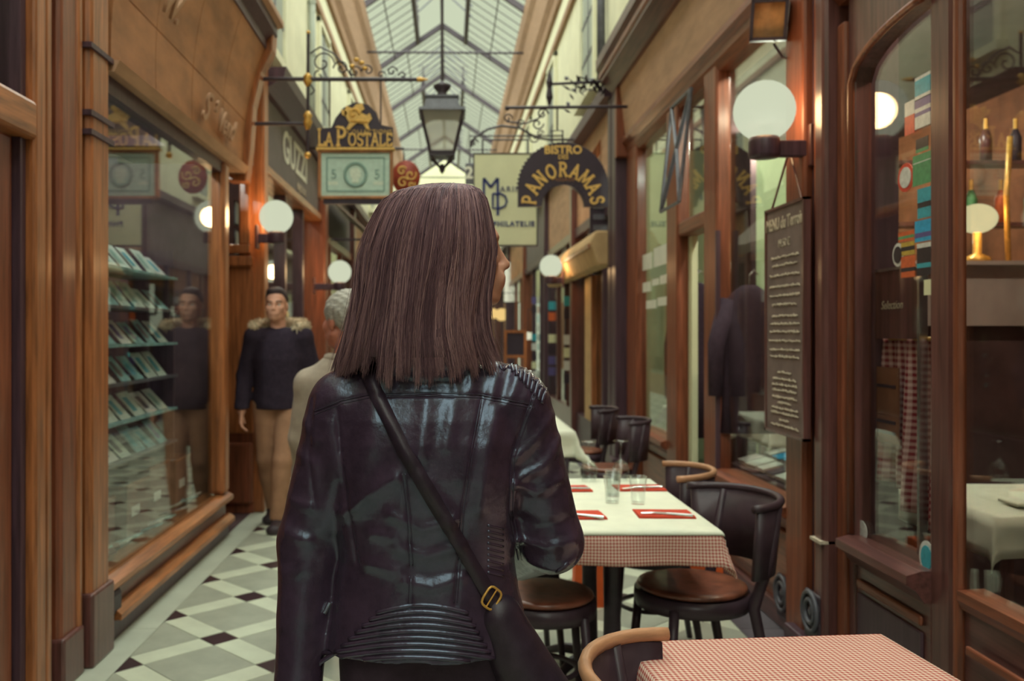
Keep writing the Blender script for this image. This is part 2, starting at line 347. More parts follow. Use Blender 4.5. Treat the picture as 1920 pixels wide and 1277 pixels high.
for k in range(13):
    y0 = TY[k]; raised = k % 2 == 0
    for s in (-1, 1):
        bars = MB(); x_in = .5 if raised else 0
        zt = ZR-(ZR-ZE)*x_in/RH
        for j in range(1, 9):
            y = y0+3.6*j/9; bars.bar((RC+s*x_in, y, zt), (RC+s*RH, y, ZE), .014, .014)
        for fr in (.5,):
            xx = x_in+(RH-x_in)*fr; zz = zt+(ZE-zt)*fr
            bars.bar((RC+s*xx, y0, zz-.03), (RC+s*xx, y0+3.6, zz-.03), .02, .02)
        bars.build('glazing_bars', 'iron', roof, kind='stuff')
        for j in range(9):
            key = (s, raised)
            if key not in pane_me:
                w = .385; me = bpy.data.meshes.new('pane'); z1 = zt+.012; z0 = ZE+.012
                mb = MB().add([(s*x_in,0,z1),(s*RH,0,z0),(s*RH,w,z0),(s*x_in,w,z1)]+[(s*x_in,0,z1+.006),(s*RH,0,z0+.006),(s*RH,w,z0+.006),(s*x_in,w,z1+.006)], [(0,1,2,3),(7,6,5,4),(0,4,5,1),(1,5,6,2),(2,6,7,3),(3,7,4,0)])
                me.from_pydata(mb.v, [], mb.f); me.update(); pane_me[key] = me
            if y0 > 7: link('roof_pane', pane_me[key], 'roof_glass', roof, loc=(RC, y0+3.6*j/9+.008, 0))
        if raised:   # open ridge lantern: curb beams, posts and a little raised roof
            zc = zt
            MB().box(RC+s*.5-.05, RC+s*.5+.03, y0, y0+3.6, zc-.07, zc+.16).build('curb_beam', 'iron', roof)
            for yy, d in ((y0+.12, 1), (y0+3.48, -1)):
                MB().prism([(yy-d*.12, zc-.02), (yy+d*.22, zc-.05), (yy-d*.02, zc+.05), (yy-d*.12, zc+.3)], 'x', RC+s*.5-.02, RC+s*.5+.02).build('corner_gusset', 'iron', roof)
            for j in range(7): MB().box(RC+s*.5-.015, RC+s*.5+.015, y0+.6*j-.015, y0+.6*j+.015, zc+.16, zc+.55).build('lantern_post', 'iron', roof)
            rb = MB()
            for j in range(7): rb.bar((RC, y0+.6*j, ZR+.75), (RC+s*.62, y0+.6*j, zc+.52), .02, .03)
            rb.build('lantern_rafters', 'steel_blue', roof)
# ================================================================== upper walls
wl = tag(MB().box(-1.85, -1.62, -12, 34, 3.35, 6.95).build('wall_left', 'plaster'), 'pale plastered upper wall above the left shops', 'wall', kind='structure')
wr = tag(MB().box(1.52, 1.8, -12, 34, 3.62, 6.95).build('wall_right', 'plaster'), 'pale plastered upper wall above the right shops', 'wall', kind='structure')
for nm, s, xw, par in (('trim_1', -1, -1.62, wl), ('trim_2', 1, 1.52, wr)):
    pr = [(xw, 5.8), (xw-s*.05, 5.82), (xw-s*.06, 5.95), (xw-s*.12, 6.05), (xw-s*.16, 6.5), (xw-s*.22, 6.62), (xw-s*.24, 6.85), (xw, 6.85)]
    tag(MB().prism(pr, 'y', -12, 34).build(nm, 'cornice', None), 'long tan cornice moulding under the %s edge of the glass roof' % ('left' if s < 0 else 'right'), 'cornice', kind='structure')
    MB().box(min(xw, xw-s*.05), max(xw, xw-s*.05), -12, 34, 5.35, 5.44).build('string_course', 'cornice', par)
n = 0
for s, xw, ys in ((-1, -1.62, (5.6, 7.9, 11.2, 14.6, 18.5)), (1, 1.52, (6.3, 9.2, 12.6, 16.4))):
    for y in ys:
        n += 1; sd = 'left' if s < 0 else 'right'
        w = thing('window_%d' % (10+n), 'tall grey upper window number %d along the %s plaster wall' % (n if s < 0 else n-5, sd), 'window', (xw, y, 3.9), kind='structure')
        x0, x1 = sorted((xw-s*.05, xw+s*.01)); y1 = y+.86
        fm = MB(); fm.box(x0, x1, y-.1, y, 3.9, 5.3); fm.box(x0, x1, y1, y1+.1, 3.9, 5.3); fm.box(x0, x1, y-.1, y1+.1, 5.22, 5.3)
        fm.build('window_frame', 'plaster', w, bevel=.008); MB().box(*sorted((xw-s*.1, xw+s*.01)), y-.14, y1+.14, 3.84, 3.92).build('window_sill', 'plaster', w)
        x0, x1 = sorted((xw-s*.02, xw+s*.005))
        for k in range(2):
            for j in range(3):
                a = y+k*.43+.03; b = y+(k+1)*.43-.03; MB().box(x0-.002, x1, a, b, 3.96+j*.42, 4.34+j*.42).build('window_pane', 'plaster_grey', w)
        mt = MB(); mt.box(x0-.006, x1+.006, y+.4, y+.46, 3.92, 5.22)
        for j in (1, 2): mt.box(x0-.006, x1+.006, y, y1, 3.92+j*.42-.02, 3.92+j*.42+.02)
        mt.build('muntin', 'steel_blue', w)
for s, xw, y, m_, lb in ((-1, -1.57, 7.3, 'steel_blue', 'grey downpipe on the left wall above the dark grey fascia'), (1, 1.46, 8.6, 'steel_blue', 'grey downpipe on the right wall above the arched bistro sign'), (-1, -1.57, 10.4, 'plaster_grey', 'pale downpipe further along the left upper wall')):
    d = thing('downpipe', lb, 'pipe', (xw, y, 3.52)); MB().tube([(xw, y, 3.8 if s > 0 else 3.52), (xw, y, 5.34)], .04, 10).build('pipe', m_, d, True)
    for z in (3.9, 4.6, 5.2): MB().lathe([(.048, z-.02), (.048, z+.02)], (xw, y, 0), 10).build('pipe_clip', m_, d)
wf = thing('wall_far', 'distant tan end wall of the passage above its bright doorway', 'wall', (0, 34, 0), kind='structure')
MB().prism([(-1.7, 2.5), (1.62, 2.5), (1.62, 6.9), (RC, 7.95), (-1.7, 6.9)], 'y', 34, 34.2).build('end_gable', 'sign_cream', wf)
for a, b in ((-1.7, -.5), (.45, 1.62)): MB().box(a, b, 34, 34.2, 0, 2.5).build('end_pier', 'fascia_tan', wf)
# ================================================================== lamps
def globe_lamp(px, py, Y, D, wx, label, energy=6, flip=False, group='globe lamps on wall brackets'):
    c = P(px, py, Y); r = D/2; s = 1 if wx > c.x else -1
    t = thing('globe_lamp', label, 'wall lamp', (wx, Y, c.z-r), group=group)
    g = MB(); g.ball(c, r, 32); g.build('glass_globe', 'globe', t, True)
    MB().lathe([(.02, c.z-r-.075), (.062, c.z-r-.072), (.066, c.z-r-.06), (.066, c.z-r-.005), (.06, c.z-r+.014), (.03, c.z-r+.016)], (c.x, c.y, 0), 20).build('lamp_cup', 'wood_deep', t, True)
    z = c.z-r-.035; MB().box(*sorted((c.x+s*.05, wx)), Y-.022, Y+.022, z-.035, z+.035).build('bracket_arm', 'wood_deep', t, bevel=.006)
    MB().box(*sorted((wx-s*.02, wx)), Y-.05, Y+.05, z-.08, z+.1).build('wall_plate', 'wood_dark', t, bevel=.005)
    l = bpy.data.lights.new('globe_light', 'POINT'); l.energy = energy*5; l.color = (1, .60, .27); l.shadow_soft_size = r*.6
    lo = bpy.data.objects.new('globe_light', l); COL.objects.link(lo); lo.parent = t; lo.matrix_parent_inverse = wm(t).inverted(); lo.location = c
    return t
# ================================================================== left shops
EX = -1.5
t = thing('door_1', 'red-brown panelled shop door with transom glass at the left edge', 'door', (-1.55, 2.8, 0), kind='structure')
MB().box(-1.6, -1.56, 2.2, 3.22, .06, 2.1).build('door_leaf', 'wood_red', t)
for z0, z1 in ((.2, .9), (1.0, 1.95)): MB().box(-1.565, -1.548, 2.35, 3.12, z0, z1).build('door_panel', 'wood_red', t, bevel=.012)
MB().box(-1.62, -1.5, 2.2, 3.3, 2.1, 2.24).build('transom_rail', 'wood_warm_y', t, bevel=.015)
MB().box(-1.585, -1.575, 2.2, 3.24, 2.24, 3.5).build('transom_pane', 'glass', t)
MB().box(-1.62, -1.535, 3.235, 3.275, 0, 3.6).build('inner_stop', 'wood_deep', t)
MB().box(-1.62, -1.5, 3.28, 3.37, 0, 3.6).build('door_jamb', 'wood_warm', t, bevel=.012)
MB().box(-1.62, -1.53, 3.37, 3.41, 0, 3.6).build('jamb_groove', 'wood_deep', t)
MB().box(-1.62, -1.515, 3.40, 3.455, 0, 3.6).build('outer_jamb', 'wood_warm', t, bevel=.012)
MB().box(-1.52, -1.505, 3.30, 3.33, 1.1, 1.22).build('lock_plate', 'iron', t)
t = thing('trim_3', 'stepped orange-brown wooden pilaster left of the stamp shop window', 'pilaster', (-1.5, 3.7, 0), kind='structure')
MB().box(-1.7, -1.56, 3.45, 4.02, 0, 3.6).build('backing_board', 'wood_deep', t)
MB().box(-1.6, -1.51, 3.515, 3.68, 0, 3.6).build('pilaster_strip', 'wood_red', t, bevel=.02)
MB().box(-1.6, -1.50, 3.66, 3.71, 0, 3.6).build('pilaster_bead', 'wood_warm', t, bevel=.015)
MB().box(-1.6, -1.485, 3.75, 3.965, 0, 3.6).build('pilaster_strip', 'wood_warm', t, bevel=.025)
MB().box(-1.6, -1.47, 3.735, 3.98, 0, .31).build('pilaster_base', 'wood_dark', t, bevel=.012)
MB().box(-1.6, -1.492, 3.505, 3.705, 0, .2).build('pilaster_base', 'wood_dark', t, bevel=.012)
for z in (2.58, 2.30, 2.22): MB().box(-1.6, -1.475, 3.73, 3.99, z, z+.022).build('pilaster_band', 'wood_deep', t)
W1 = thing('window_1', 'large stamp shop display window with orange-brown wooden sill', 'window', (-1.55, 5.1, 0), kind='structure')
MB().box(-1.62, -1.515, 3.98, 6.22, 0, .1).build('kick_board', 'wood_deep', W1)
MB().prism([(-1.62, .1), (-1.47, .1), (-1.47, .125), (-1.5, .15), (-1.62, .15)], 'y', 4.06, 6.22).build('ledge', 'wood_warm_y', W1)
MB().box(-1.62, -1.53, 3.98, 6.2, .15, .235).build('apron_board', 'wood_dark_y', W1)
MB().prism([(-1.66, .235), (-1.5, .235), (-1.485, .25), (-1.485, .275), (-1.53, .3), (-1.66, .3)], 'y', 3.98, 6.24).build('window_sill', 'wood_warm_y', W1)
MB().box(-1.555, -1.548, 3.98, 6.06, .3, 2.5).build('window_pane', 'glass', W1)
MB().box(-1.62, -1.52, 3.98, 6.2, 2.47, 2.56).build('head_rail', 'wood_deep', W1)
MB().prism([(-1.62, 2.55), (-1.475, 2.55), (-1.45, 2.6), (-1.62, 2.6)], 'y', 3.98, 6.58).build('head_moulding', 'fascia_tan', W1)
MB().box(-1.62, -1.5, 6.05, 6.2, .3, 2.55).build('frame_post', 'wood_warm', W1, bevel=.03)
MB().box(-1.545, -1.49, 4.0, 4.14, .12, .24).build('corner_ornament', 'iron', W1, bevel=.03)
t = thing('shop_fascia', 'curved brown timber shop fascia with gilt script above the stamp window', 'shop sign', (-1.5, 5.2, 2.6))
prof = lambda v: -1.49+.16*v**2.2
cols = [3.98, 4.55, 5.2, 5.9, 6.56]; zs = [2.6, 2.93, 3.46]
for r in range(2):
    for k in range(4):
        m_ = MB(); N = 5; z0, z1 = zs[r]+.003, zs[r+1]-.003; sl = .14
        ring = []
        for i in range(N+1):
            v = (z0+(z1-z0)*i/N-2.6)/.86; ring.append((prof(v), z0+(z1-z0)*i/N, v))
        vs = []
        for (x, z, v) in ring:
            for yy in (cols[k]+.003, cols[k+1]-.003):
                y_ = yy if yy < 4 or yy > 6.5 else yy-sl*(v-.4); vs += [(x, y_, z), (x-.03, y_, z)]
        fs = []
        for i in range(N):
            a = i*4; fs += [(a,a+2,a+6,a+4), (a+1,a+5,a+7,a+3), (a,a+4,a+5,a+1), (a+2,a+3,a+7,a+6)]
        fs += [(0,1,3,2), (N*4,N*4+2,N*4+3,N*4+1)]
        m_.add(vs, fs); m_.build('fascia_panel', 'fascia_wood', t)
MB().prism([(-1.61, 2.6), (-1.53, 2.6), (-1.53, 3.0), (-1.40, 3.46), (-1.61, 3.46)], 'y', 3.99, 6.55).build('fascia_core', 'wood_deep', t)
MB().prism([(-1.61, 3.46), (-1.32, 3.46), (-1.32, 3.52), (-1.26, 3.58), (-1.26, 3.68), (-1.61, 3.68)], 'y', 3.7, 6.66).build('fascia_cap', 'wood_deep', t)
MB().prism([(-1.28, 3.64), (-1.22, 3.66), (-1.22, 3.7), (-1.28, 3.7)], 'y', 3.7, 6.7).build('cap_edge', 'fascia_tan', t)
MB().prism([(-1.61, 2.5), (-1.47, 2.5), (-1.44, 2.75), (-1.42, 3.05), (-1.36, 3.3), (-1.28, 3.46), (-1.27, 3.62), (-1.33, 3.66), (-1.61, 3.66)], 'y', 6.56, 6.72).build('console_bracket', 'wood_warm', t, bevel=.01)
for s_, px, py, sz in (("S", 380, 200, .25), ("t", 400, 197, .14), ("Vend", 418, 236, .2)):
    Y = yL(px, 1.47); p = P(px, py, Y)
    text('script_lettering', s_, 'fascia_tan', t, (p.x+.02, Y, p.z), sz, xdir=(0,1,0), ydir=(.18,0,1), shear=.35, ext=.008, bold=.002, sx=1.0)
p = P(312, 8, yL(312, 1.37)); text('script_lettering', 'W.', 'fascia_tan', t, (p.x+.03, p.y, p.z), .2, xdir=(0,1,0), ydir=(.3,0,1), shear=.35, ext=.008, bold=.004)
# recessed shop doorway
t = thing('door_2', 'recessed wooden shop doorway with small transom behind the walking man', 'doorway', (-1.6, 6.6, 0), kind='structure')
MB().box(-2.3, -1.5, 6.95, 7.0, 0, .62).build('dado_panel', 'wood_red', t)
MB().box(-1.80, -1.5, 6.9, 6.95, .08, .55).build('raised_panel', 'wood_red', t, bevel=.02)
fr = MB(); fr.box(-2.0, -1.52, 6.9, 6.97, 2.0, 2.07); fr.box(-2.0, -1.52, 6.9, 6.97, 2.6, 2.68); fr.box(-1.6, -1.52, 6.9, 6.97, 2.07, 2.6); fr.box(-2.0, -1.93, 6.9, 6.97, 2.07, 2.6); fr.build('transom_frame', 'wood_warm', t, bevel=.01)
MB().box(-1.95, -1.58, 6.93, 6.94, 2.05, 2.62).build('transom_pane', 'glass', t)
MB().box(-2.02, -1.5, 6.88, 6.98, 1.9, 1.98).build('transom_rail', 'wood_warm', t, bevel=.012)
MB().box(-1.72, -1.5, 6.93, 7.0, .62, 1.92).build('door_jamb', 'wood_warm', t, bevel=.01)
MB().box(-2.35, -2.28, 6.22, 7.0, 0, 2.6).build('inner_door', 'wood_deep', t)
MB().box(-1.62, -1.42, 6.96, 7.14, 0, 3.5).build('end_post', 'wood_warm', t, bevel=.02)
MB().box(-2.4, -1.5, 6.2, 7.0, 2.68, 2.75).build('soffit', 'wood_dark', t)
for k in range(7): MB().box(-1.86, -1.8, 6.93, 6.95, .95+k*.13, 1.02+k*.13).build('price_card', 'st_white', t)
# shop two
W2 = thing('window_2', 'dark glazed shop front under the grey fascia with pale letters', 'window', (-1.55, 8.7, 0), kind='structure')
MB().box(-1.62, -1.5, 7.14, 10.3, 0, .5).build('stall_riser', 'wood_deep', W2); MB().box(-1.56, -1.553, 7.14, 10.3, .5, 2.7).build('window_pane', 'glass', W2)
for y in (7.14, 8.3, 9.3): MB().box(-1.6, -1.5, y, y+.08, .5, 2.7).build('mullion', 'wood_deep', W2)
MB().box(-1.62, -1.44, 7.14, 10.5, 2.66, 2.74).build('head_rail', 'wood_warm_y', W2, bevel=.012)
MB().box(-1.62, -1.4, 10.3, 10.55, 0, 3.4).build('end_post', 'wood_red', W2, bevel=.02)
t = thing('shop_fascia', 'dark grey fascia board with pale capital lettering over the second left shop', 'shop sign', (-1.5, 8.7, 2.75))
MB().box(-1.61, -1.48, 7.14, 10.5, 2.75, 3.33).build('fascia_board', 'fascia_grey', t)
MB().prism([(-1.61, 3.33), (-1.44, 3.33), (-1.3, 3.42), (-1.28, 3.5), (-1.61, 3.5)], 'y', 7.14, 10.55).build('fascia_cornice', 'wood_deep', t)
text('fascia_lettering', 'GUZZI', 'white_paint', t, (-1.476, 8.75, 3.07), .4, xdir=(0,1,0), bold=.008, sx=1.15); text('fascia_lettering', 'BIJOUX', 'chalk', t, (-1.476, 9.1, 2.83), .1, xdir=(0,1,0), sx=1.6)
# interior shells behind the left windows
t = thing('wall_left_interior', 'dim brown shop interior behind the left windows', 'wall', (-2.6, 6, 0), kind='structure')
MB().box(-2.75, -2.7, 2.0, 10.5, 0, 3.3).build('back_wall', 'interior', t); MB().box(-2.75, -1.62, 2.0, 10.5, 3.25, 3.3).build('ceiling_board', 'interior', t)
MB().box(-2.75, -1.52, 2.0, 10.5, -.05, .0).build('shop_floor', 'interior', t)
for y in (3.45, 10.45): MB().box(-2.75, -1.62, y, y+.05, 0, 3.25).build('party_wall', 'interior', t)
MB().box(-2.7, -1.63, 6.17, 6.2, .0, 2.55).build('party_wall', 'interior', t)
# ================================================================== right shops
W3 = thing('window_3', 'tall restaurant windows in red-brown wooden frames on the right', 'window', (1.6, 6, 0), kind='structure')
def rpost(px0, px1, z0=0, z1=2.95, x0=1.54, m_='wood_red', nm='frame_post', par=None):
    ya, yb = sorted((yR(px0, x0+.03), yR(px1, x0+.03))); MB().box(x0, 1.63, ya, yb, z0, z1).build(nm, m_, par or W3, bevel=.015); return ya, yb
pa = rpost(1181, 1199); pb = rpost(1257, 1277); pc = rpost(1328, 1352); pd = rpost(1484, 1519, x0=1.52, z1=3.4)
MB().box(1.535, 1.56, pc[0]-.02, pc[0], .6, 1.98).build('door_edge', 'wood_deep', W3)
def sill(y0, y1, z, par, m_='wood_red_y'):
    MB().prism([(1.7, z-.09), (1.56, z-.09), (1.53, z-.05), (1.5, z-.03), (1.5, z), (1.55, z+.015), (1.7, z+.015)], 'y', y0, y1).build('window_sill', m_, par)
sill(pb[1], pa[0], .62, W3); sill(pd[1], pc[0], .60, W3)
for a, b in ((pb[1], pa[0]), (pd[1], pc[0])):
    MB().box(1.6, 1.7, a, b, .1, .52).build('stall_panel', 'wood_red_y', W3); MB().box(1.575, 1.6, a+.1, b-.1, .17, .46).build('raised_panel', 'wood_red_y', W3, bevel=.02)
    MB().box(1.57, 1.7, a, b, 0, .1).build('kick_board', 'wood_dark_y', W3, bevel=.01)
MB().box(1.598, 1.604, pb[1], pa[0], .62, 2.95).build('window_pane', 'glass', W3)
MB().box(1.598, 1.604, pd[1], pc[0], .60, 2.95).build('window_pane', 'glass', W3)
MB().box(1.598, 1.604, pc[1], pb[0], 2.12, 2.9).build('transom_pane', 'glass', W3)
MB().box(1.55, 1.68, pc[1], pb[0], 2.04, 2.14).build('transom_rail', 'wood_red_y', W3, bevel=.015)
MB().box(1.62, 1.66, pc[1]+.55, pb[0], .1, 2.04).build('cream_door_edge', 'sign_cream', W3)
# opened metal hopper frame in the transom
hf = MB(); A_, B_, C_, D_ = (1.5, pb[0]-.03, 2.9), (1.5, pc[1]+.12, 2.9), (1.42, pc[1]+.1, 2.2), (1.42, pb[0]-.06, 2.2)
for a, b in ((A_, D_), (B_, C_), (C_, D_), (A_, B_)): hf.tube([a, b], .012, 6)
hf.tube([A_, ((1.46), (pc[1]+pb[0])/2, 2.55), C_], .012, 6); hf.tube([B_, D_], .014, 6); hf.build('hopper_frame', 'steel_blue', W3)
MB().prism([(1.72, 2.9), (1.56, 2.9), (1.53, 2.95), (1.53, 2.99), (1.49, 3.02), (1.49, 3.06), (1.72, 3.06)], 'y', pd[0], pa[1]).build('head_moulding', 'wood_red_y', W3)
t = thing('shop_fascia', 'plain tan fascia board over the right restaurant windows', 'shop sign', (1.5, 6, 3.06))
MB().prism([(1.7, 3.06), (1.52, 3.06), (1.47, 3.5), (1.7, 3.5)], 'y', 3.3, pa[1]).build('fascia_board', 'fascia_tan', t)
MB().box(1.44, 1.56, pa[1]-.06, pa[1]+.02, 2.9, 3.5).build('end_stile', 'wood_red', t, bevel=.01)
MB().prism([(1.7, 3.5), (1.44, 3.5), (1.34, 3.58), (1.34, 3.66), (1.3, 3.7), (1.3, 3.78), (1.51, 3.78), (1.51, 3.6), (1.7, 3.6)], 'y', 3.2, pa[1]+.15).build('fascia_cornice', 'wood_dark_y', t)
MB().prism([(1.36, 3.6), (1.325, 3.62), (1.325, 3.66), (1.36, 3.68)], 'y', 3.2, pa[1]+.16).build('cornice_bead', 'wood_red_y', t)
d = thing('trim_4', 'dark iron pillar between the bistro sign and the restaurant windows', 'pillar', (1.52, pa[1]+.2, 0), kind='structure')
MB().box(1.45, 1.62, pa[1]+.03, pa[1]+.22, 0, 3.6).build('pillar_shaft', 'wood_deep', d, bevel=.01); MB().box(1.42, 1.64, pa[1]+.01, pa[1]+.24, 0, .3).build('pillar_base', 'wood_deep', d, bevel=.01)
t = thing('trim_5', 'dark stepped door pilasters beside the hanging menu board', 'pilaster', (1.6, 3.7, 0), kind='structure')
y5 = pd[0]
MB().box(1.6, 1.75, 3.5, y5, 0, 3.5).build('backing_board', 'wood_deep', t)
MB().box(1.535, 1.68, y5-.13, y5-.065, 0, 3.5).build('pilaster_strip', 'wood_red', t, bevel=.015)
MB().box(1.56, 1.68, y5-.06, y5, 0, 3.5).build('pilaster_groove', 'wood_deep', t)
MB().box(1.5, 1.68, 3.60, 3.70, 0, 3.5).build('pilaster_strip', 'wood_dark', t, bevel=.02)
MB().box(1.545, 1.68, 3.70, 3.73, 0, 3.5).build('pilaster_bead', 'wood_red', t, bevel=.01)
MB().box(1.485, 1.6, 3.6, 3.7, .55, .562).build('pilaster_band', 'chalk', t)
MB().box(1.48, 1.68, 3.58, 3.98, 0, .12).build('pilaster_base', 'wood_deep', t, bevel=.01)
D2 = thing('door_3', 'dark wooden restaurant door with arched glass covered in stickers', 'door', (1.6, 3.2, 0), kind='structure')
ya, yb = 2.95, 3.52
MB().box(1.55, 1.68, 3.53, 3.6, 0, 2.62).build('door_jamb', 'wood_red', D2, bevel=.012)
# arched upper frame (glass opening with a shoulder curve rising toward the camera)
def arc_pts(y0, y1, zlow, ztop, n=14): return [(y0+(y1-y0)*i/n, zlow+(ztop-zlow)*math.sin(math.acos(max(-1, min(1, 1-i/n)))) ) for i in range(n+1)]
ap = arc_pts(yb-.03, ya+.02, 2.36, 2.50)
MB().prism([(yb+.01, 2.3)]+[(yb+.01, 2.7), (ya-.02, 2.7)]+[(ya-.02, 2.50)]+ap[::-1], 'x', 1.57, 1.64).build('arched_head', 'wood_dark', D2)
MB().tube([(1.56, y, z) for y, z in [(yb-.03, .62)]+ap], .014, 8).build('arch_bead', 'wood_red', D2, True)
MB().box(1.57, 1.64, yb-.035, yb+.01, .1, 2.4).build('door_stile', 'wood_dark', D2, bevel=.008)
MB().box(1.582, 1.63, ya-.12, ya+.02, .1, 2.7).build('meeting_stile', 'wood_dark', D2, bevel=.02)
MB().box(1.578, 1.612, ya-.16, ya-.12, .1, 2.9).build('meeting_bead', 'wood_red', D2, bevel=.015)
MB().box(1.6, 1.606, ya, yb, .6, 2.52).build('door_pane', 'glass', D2)
sill(ya, yb-.03, .60, D2, 'wood_dark_y')
MB().box(1.58, 1.64, ya, yb-.03, .08, .52).build('door_bottom', 'wood_dark_y', D2)
MB().box(1.565, 1.58, ya+.04, yb-.06, .42, .455).build('panel_moulding', 'wood_red_y', D2, bevel=.008)
MB().box(1.57, 1.58, ya+.04, yb-.06, .12, .40).build('door_panel', 'wood_deep', D2, bevel=.008)
MB().prism([(1.7, 2.7), (1.56, 2.7), (1.50, 2.78), (1.50, 2.84), (1.7, 2.84)], 'y', 2.0, 3.62).build('door_cornice', 'wood_red_y', D2)
MB().box(1.56, 1.7, 2.0, 3.62, 2.84, 3.5).build('overdoor_panel', 'wood_dark_y', D2)
W4 = thing('window_4', 'dark framed restaurant window at the far right edge', 'window', (1.6, 2.4, 0), kind='structure')
MB().box(1.6, 1.606, 1.6, ya-.16, .6, 2.7).build('window_pane', 'glass', W4)
MB().prism([(1.66, .54), (1.59, .54), (1.575, .57), (1.575, .6), (1.66, .605)], 'y', 1.6, ya-.16).build('window_sill', 'wood_red_y', W4)
MB().box(1.6, 1.66, 1.6, ya-.16, 0, .54).build('stall_panel', 'wood_dark_y', W4); MB().box(1.565, 1.58, 1.8, ya-.22, .42, .45).build('panel_moulding', 'wood_red_y', W4, bevel=.006)
# restaurant interior shell
t = thing('wall_right_interior', 'dark restaurant room behind the right windows', 'wall', (3, 4, 0), kind='structure')
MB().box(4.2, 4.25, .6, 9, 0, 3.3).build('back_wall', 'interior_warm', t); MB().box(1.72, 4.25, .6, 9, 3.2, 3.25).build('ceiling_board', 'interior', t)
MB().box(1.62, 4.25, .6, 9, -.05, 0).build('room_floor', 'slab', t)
for y in (.6, 8.95): MB().box(1.72, 4.25, y, y+.05, 0, 3.2).build('party_wall', 'reflection_green' if y > 5 else 'interior', t)  # far wall's pale green stands in for the facade reflected in the window
# ================================================================== further shops down the passage
def bay(n, s, y0, y1, xw, fz, wood, fas, label, glass_z=2.5):
    t = thing('window_%d' % n, label, 'shop front', (xw, (y0+y1)/2, 0), kind='structure')
    f = lambda d0, d1: tuple(sorted((xw-s*d0, xw-s*d1)))
    MB().box(*f(-.15, .04), y0, y1, 0, .45).build('stall_riser', wood, t)
    MB().box(*f(-.008, 0), y0, y1, .45, glass_z).build('window_pane', 'glass', t)
    MB().box(*f(-.12, .1), y0, y0+.16, 0, fz).build('frame_post', wood, t, bevel=.015)
    for k in range(1, 3):
        y = y0+(y1-y0)*k/3; MB().box(*f(-.06, .03), y-.03, y+.03, .45, glass_z).build('mullion', wood, t)
    MB().box(*f(-.12, .06), y0, y1, glass_z, glass_z+.1).build('head_rail', wood, t)
    MB().box(*f(-.12, .03), y0, y1, glass_z+.1, fz).build('fascia_board', fas, t)
    MB().box(*f(-.12, .16), y0, y1, fz, fz+.12).build('fascia_cornice', 'wood_deep', t)
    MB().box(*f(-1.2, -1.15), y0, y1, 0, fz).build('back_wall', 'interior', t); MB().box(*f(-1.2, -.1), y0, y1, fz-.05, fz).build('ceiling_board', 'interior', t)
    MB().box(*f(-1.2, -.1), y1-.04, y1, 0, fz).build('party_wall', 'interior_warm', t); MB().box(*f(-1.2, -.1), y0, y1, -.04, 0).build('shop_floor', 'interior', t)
    return t
LD = ['third left shop front with grey awning beyond the grey fascia', 'fourth left shop front far down the passage', 'fifth left shop front far down the passage', 'sixth left shop front near the passage end', 'last left shop front beside the bright far doorway']
ys = [10.55, 14, 18, 23, 28, 34]
for i in range(5): bay(20+i, -1, ys[i], ys[i+1], -1.55, 3.3, ['wood_red', 'wood_dark', 'wood_warm', 'wood_deep', 'wood_dark'][i], ['fascia_grey', 'fascia_wood', 'fascia_grey', 'fascia_wood', 'fascia_tan'][i], LD[i])
RD = ['first right shop front behind the arched bistro sign', 'second right shop front with a tan lit head panel', 'third right shop front far down the passage', 'fourth right shop front far down the passage', 'fifth right shop front near the passage end', 'last right shop front beside the bright far doorway']
ys = [pa[1]+.26, 10.6, 13.6, 17.5, 22, 27.5, 34]
for i in range(6): bay(30+i, 1, ys[i], ys[i+1], 1.55, 3.5, ['wood_deep', 'wood_dark', 'wood_deep', 'wood_red', 'wood_deep', 'wood_dark'][i], ['fascia_tan', 'fascia_tan', 'fascia_grey', 'fascia_wood', 'fascia_grey', 'fascia_tan'][i], RD[i])

for i, (y0, y1) in enumerate(((-12, -7.5), (-7.5, -3), (-3, 2.18))):
    bay(40+i, -1, y0, y1, -1.55, 3.4, ['wood_deep', 'wood_red', 'wood_dark'][i], 'fascia_wood', ['left shop front furthest behind the viewpoint', 'left shop front second behind the viewpoint', 'left shop front just behind the viewpoint'][i])
for i, (y0, y1) in enumerate(((-12, -7.5), (-7.5, -3), (-3, .58))):
    bay(45+i, 1, y0, y1, 1.6, 3.6, ['wood_red', 'wood_deep', 'wood_dark'][i], 'fascia_tan', ['right shop front furthest behind the viewpoint', 'right shop front second behind the viewpoint', 'right shop front just behind the viewpoint'][i])
MB().box(1.58, 1.7, .58, 1.6, 0, 3.6).build('return_panel', 'wood_dark', W4)
tag(MB().box(-1.9, 1.9, -12.2, -12, 0, 7).build('wall_back', 'plaster_grey'), 'pale end wall far behind the viewpoint', 'wall', kind='structure')

def fill_spot(x, y, z, e, label, col=(1, .8, .55), r=.05):  # added fill lamp with a fixture, brightens the dark shop interiors
    t = thing('fill_spot', label, 'fill light', (x, y, z), group='added shop fill lights'); MB().lathe([(.06, z-.02), (.06, z), (.03, z+.01)], (x, y, 0), 14).build('housing', 'iron', t); MB().lathe([(.001, z-.026), (.05, z-.026), (.05, z-.02)], (x, y, 0), 14).build('bulb_face', 'lit_amber', t)
    l = bpy.data.lights.new('fill_spot_light', 'POINT'); l.energy = e; l.color = col; l.shadow_soft_size = r; lo = bpy.data.objects.new('fill_spot_light', l); COL.objects.link(lo); lo.parent = t; lo.matrix_parent_inverse = wm(t).inverted(); lo.location = (x, y, z-.09)
fill_spot(-2.1, 5.0, 3.0, 60, 'added fill light inside the stamp shop window', (.85, 1, .95)); fill_spot(-2.1, 8.6, 3.22, 30, 'added fill light inside the second left shop')
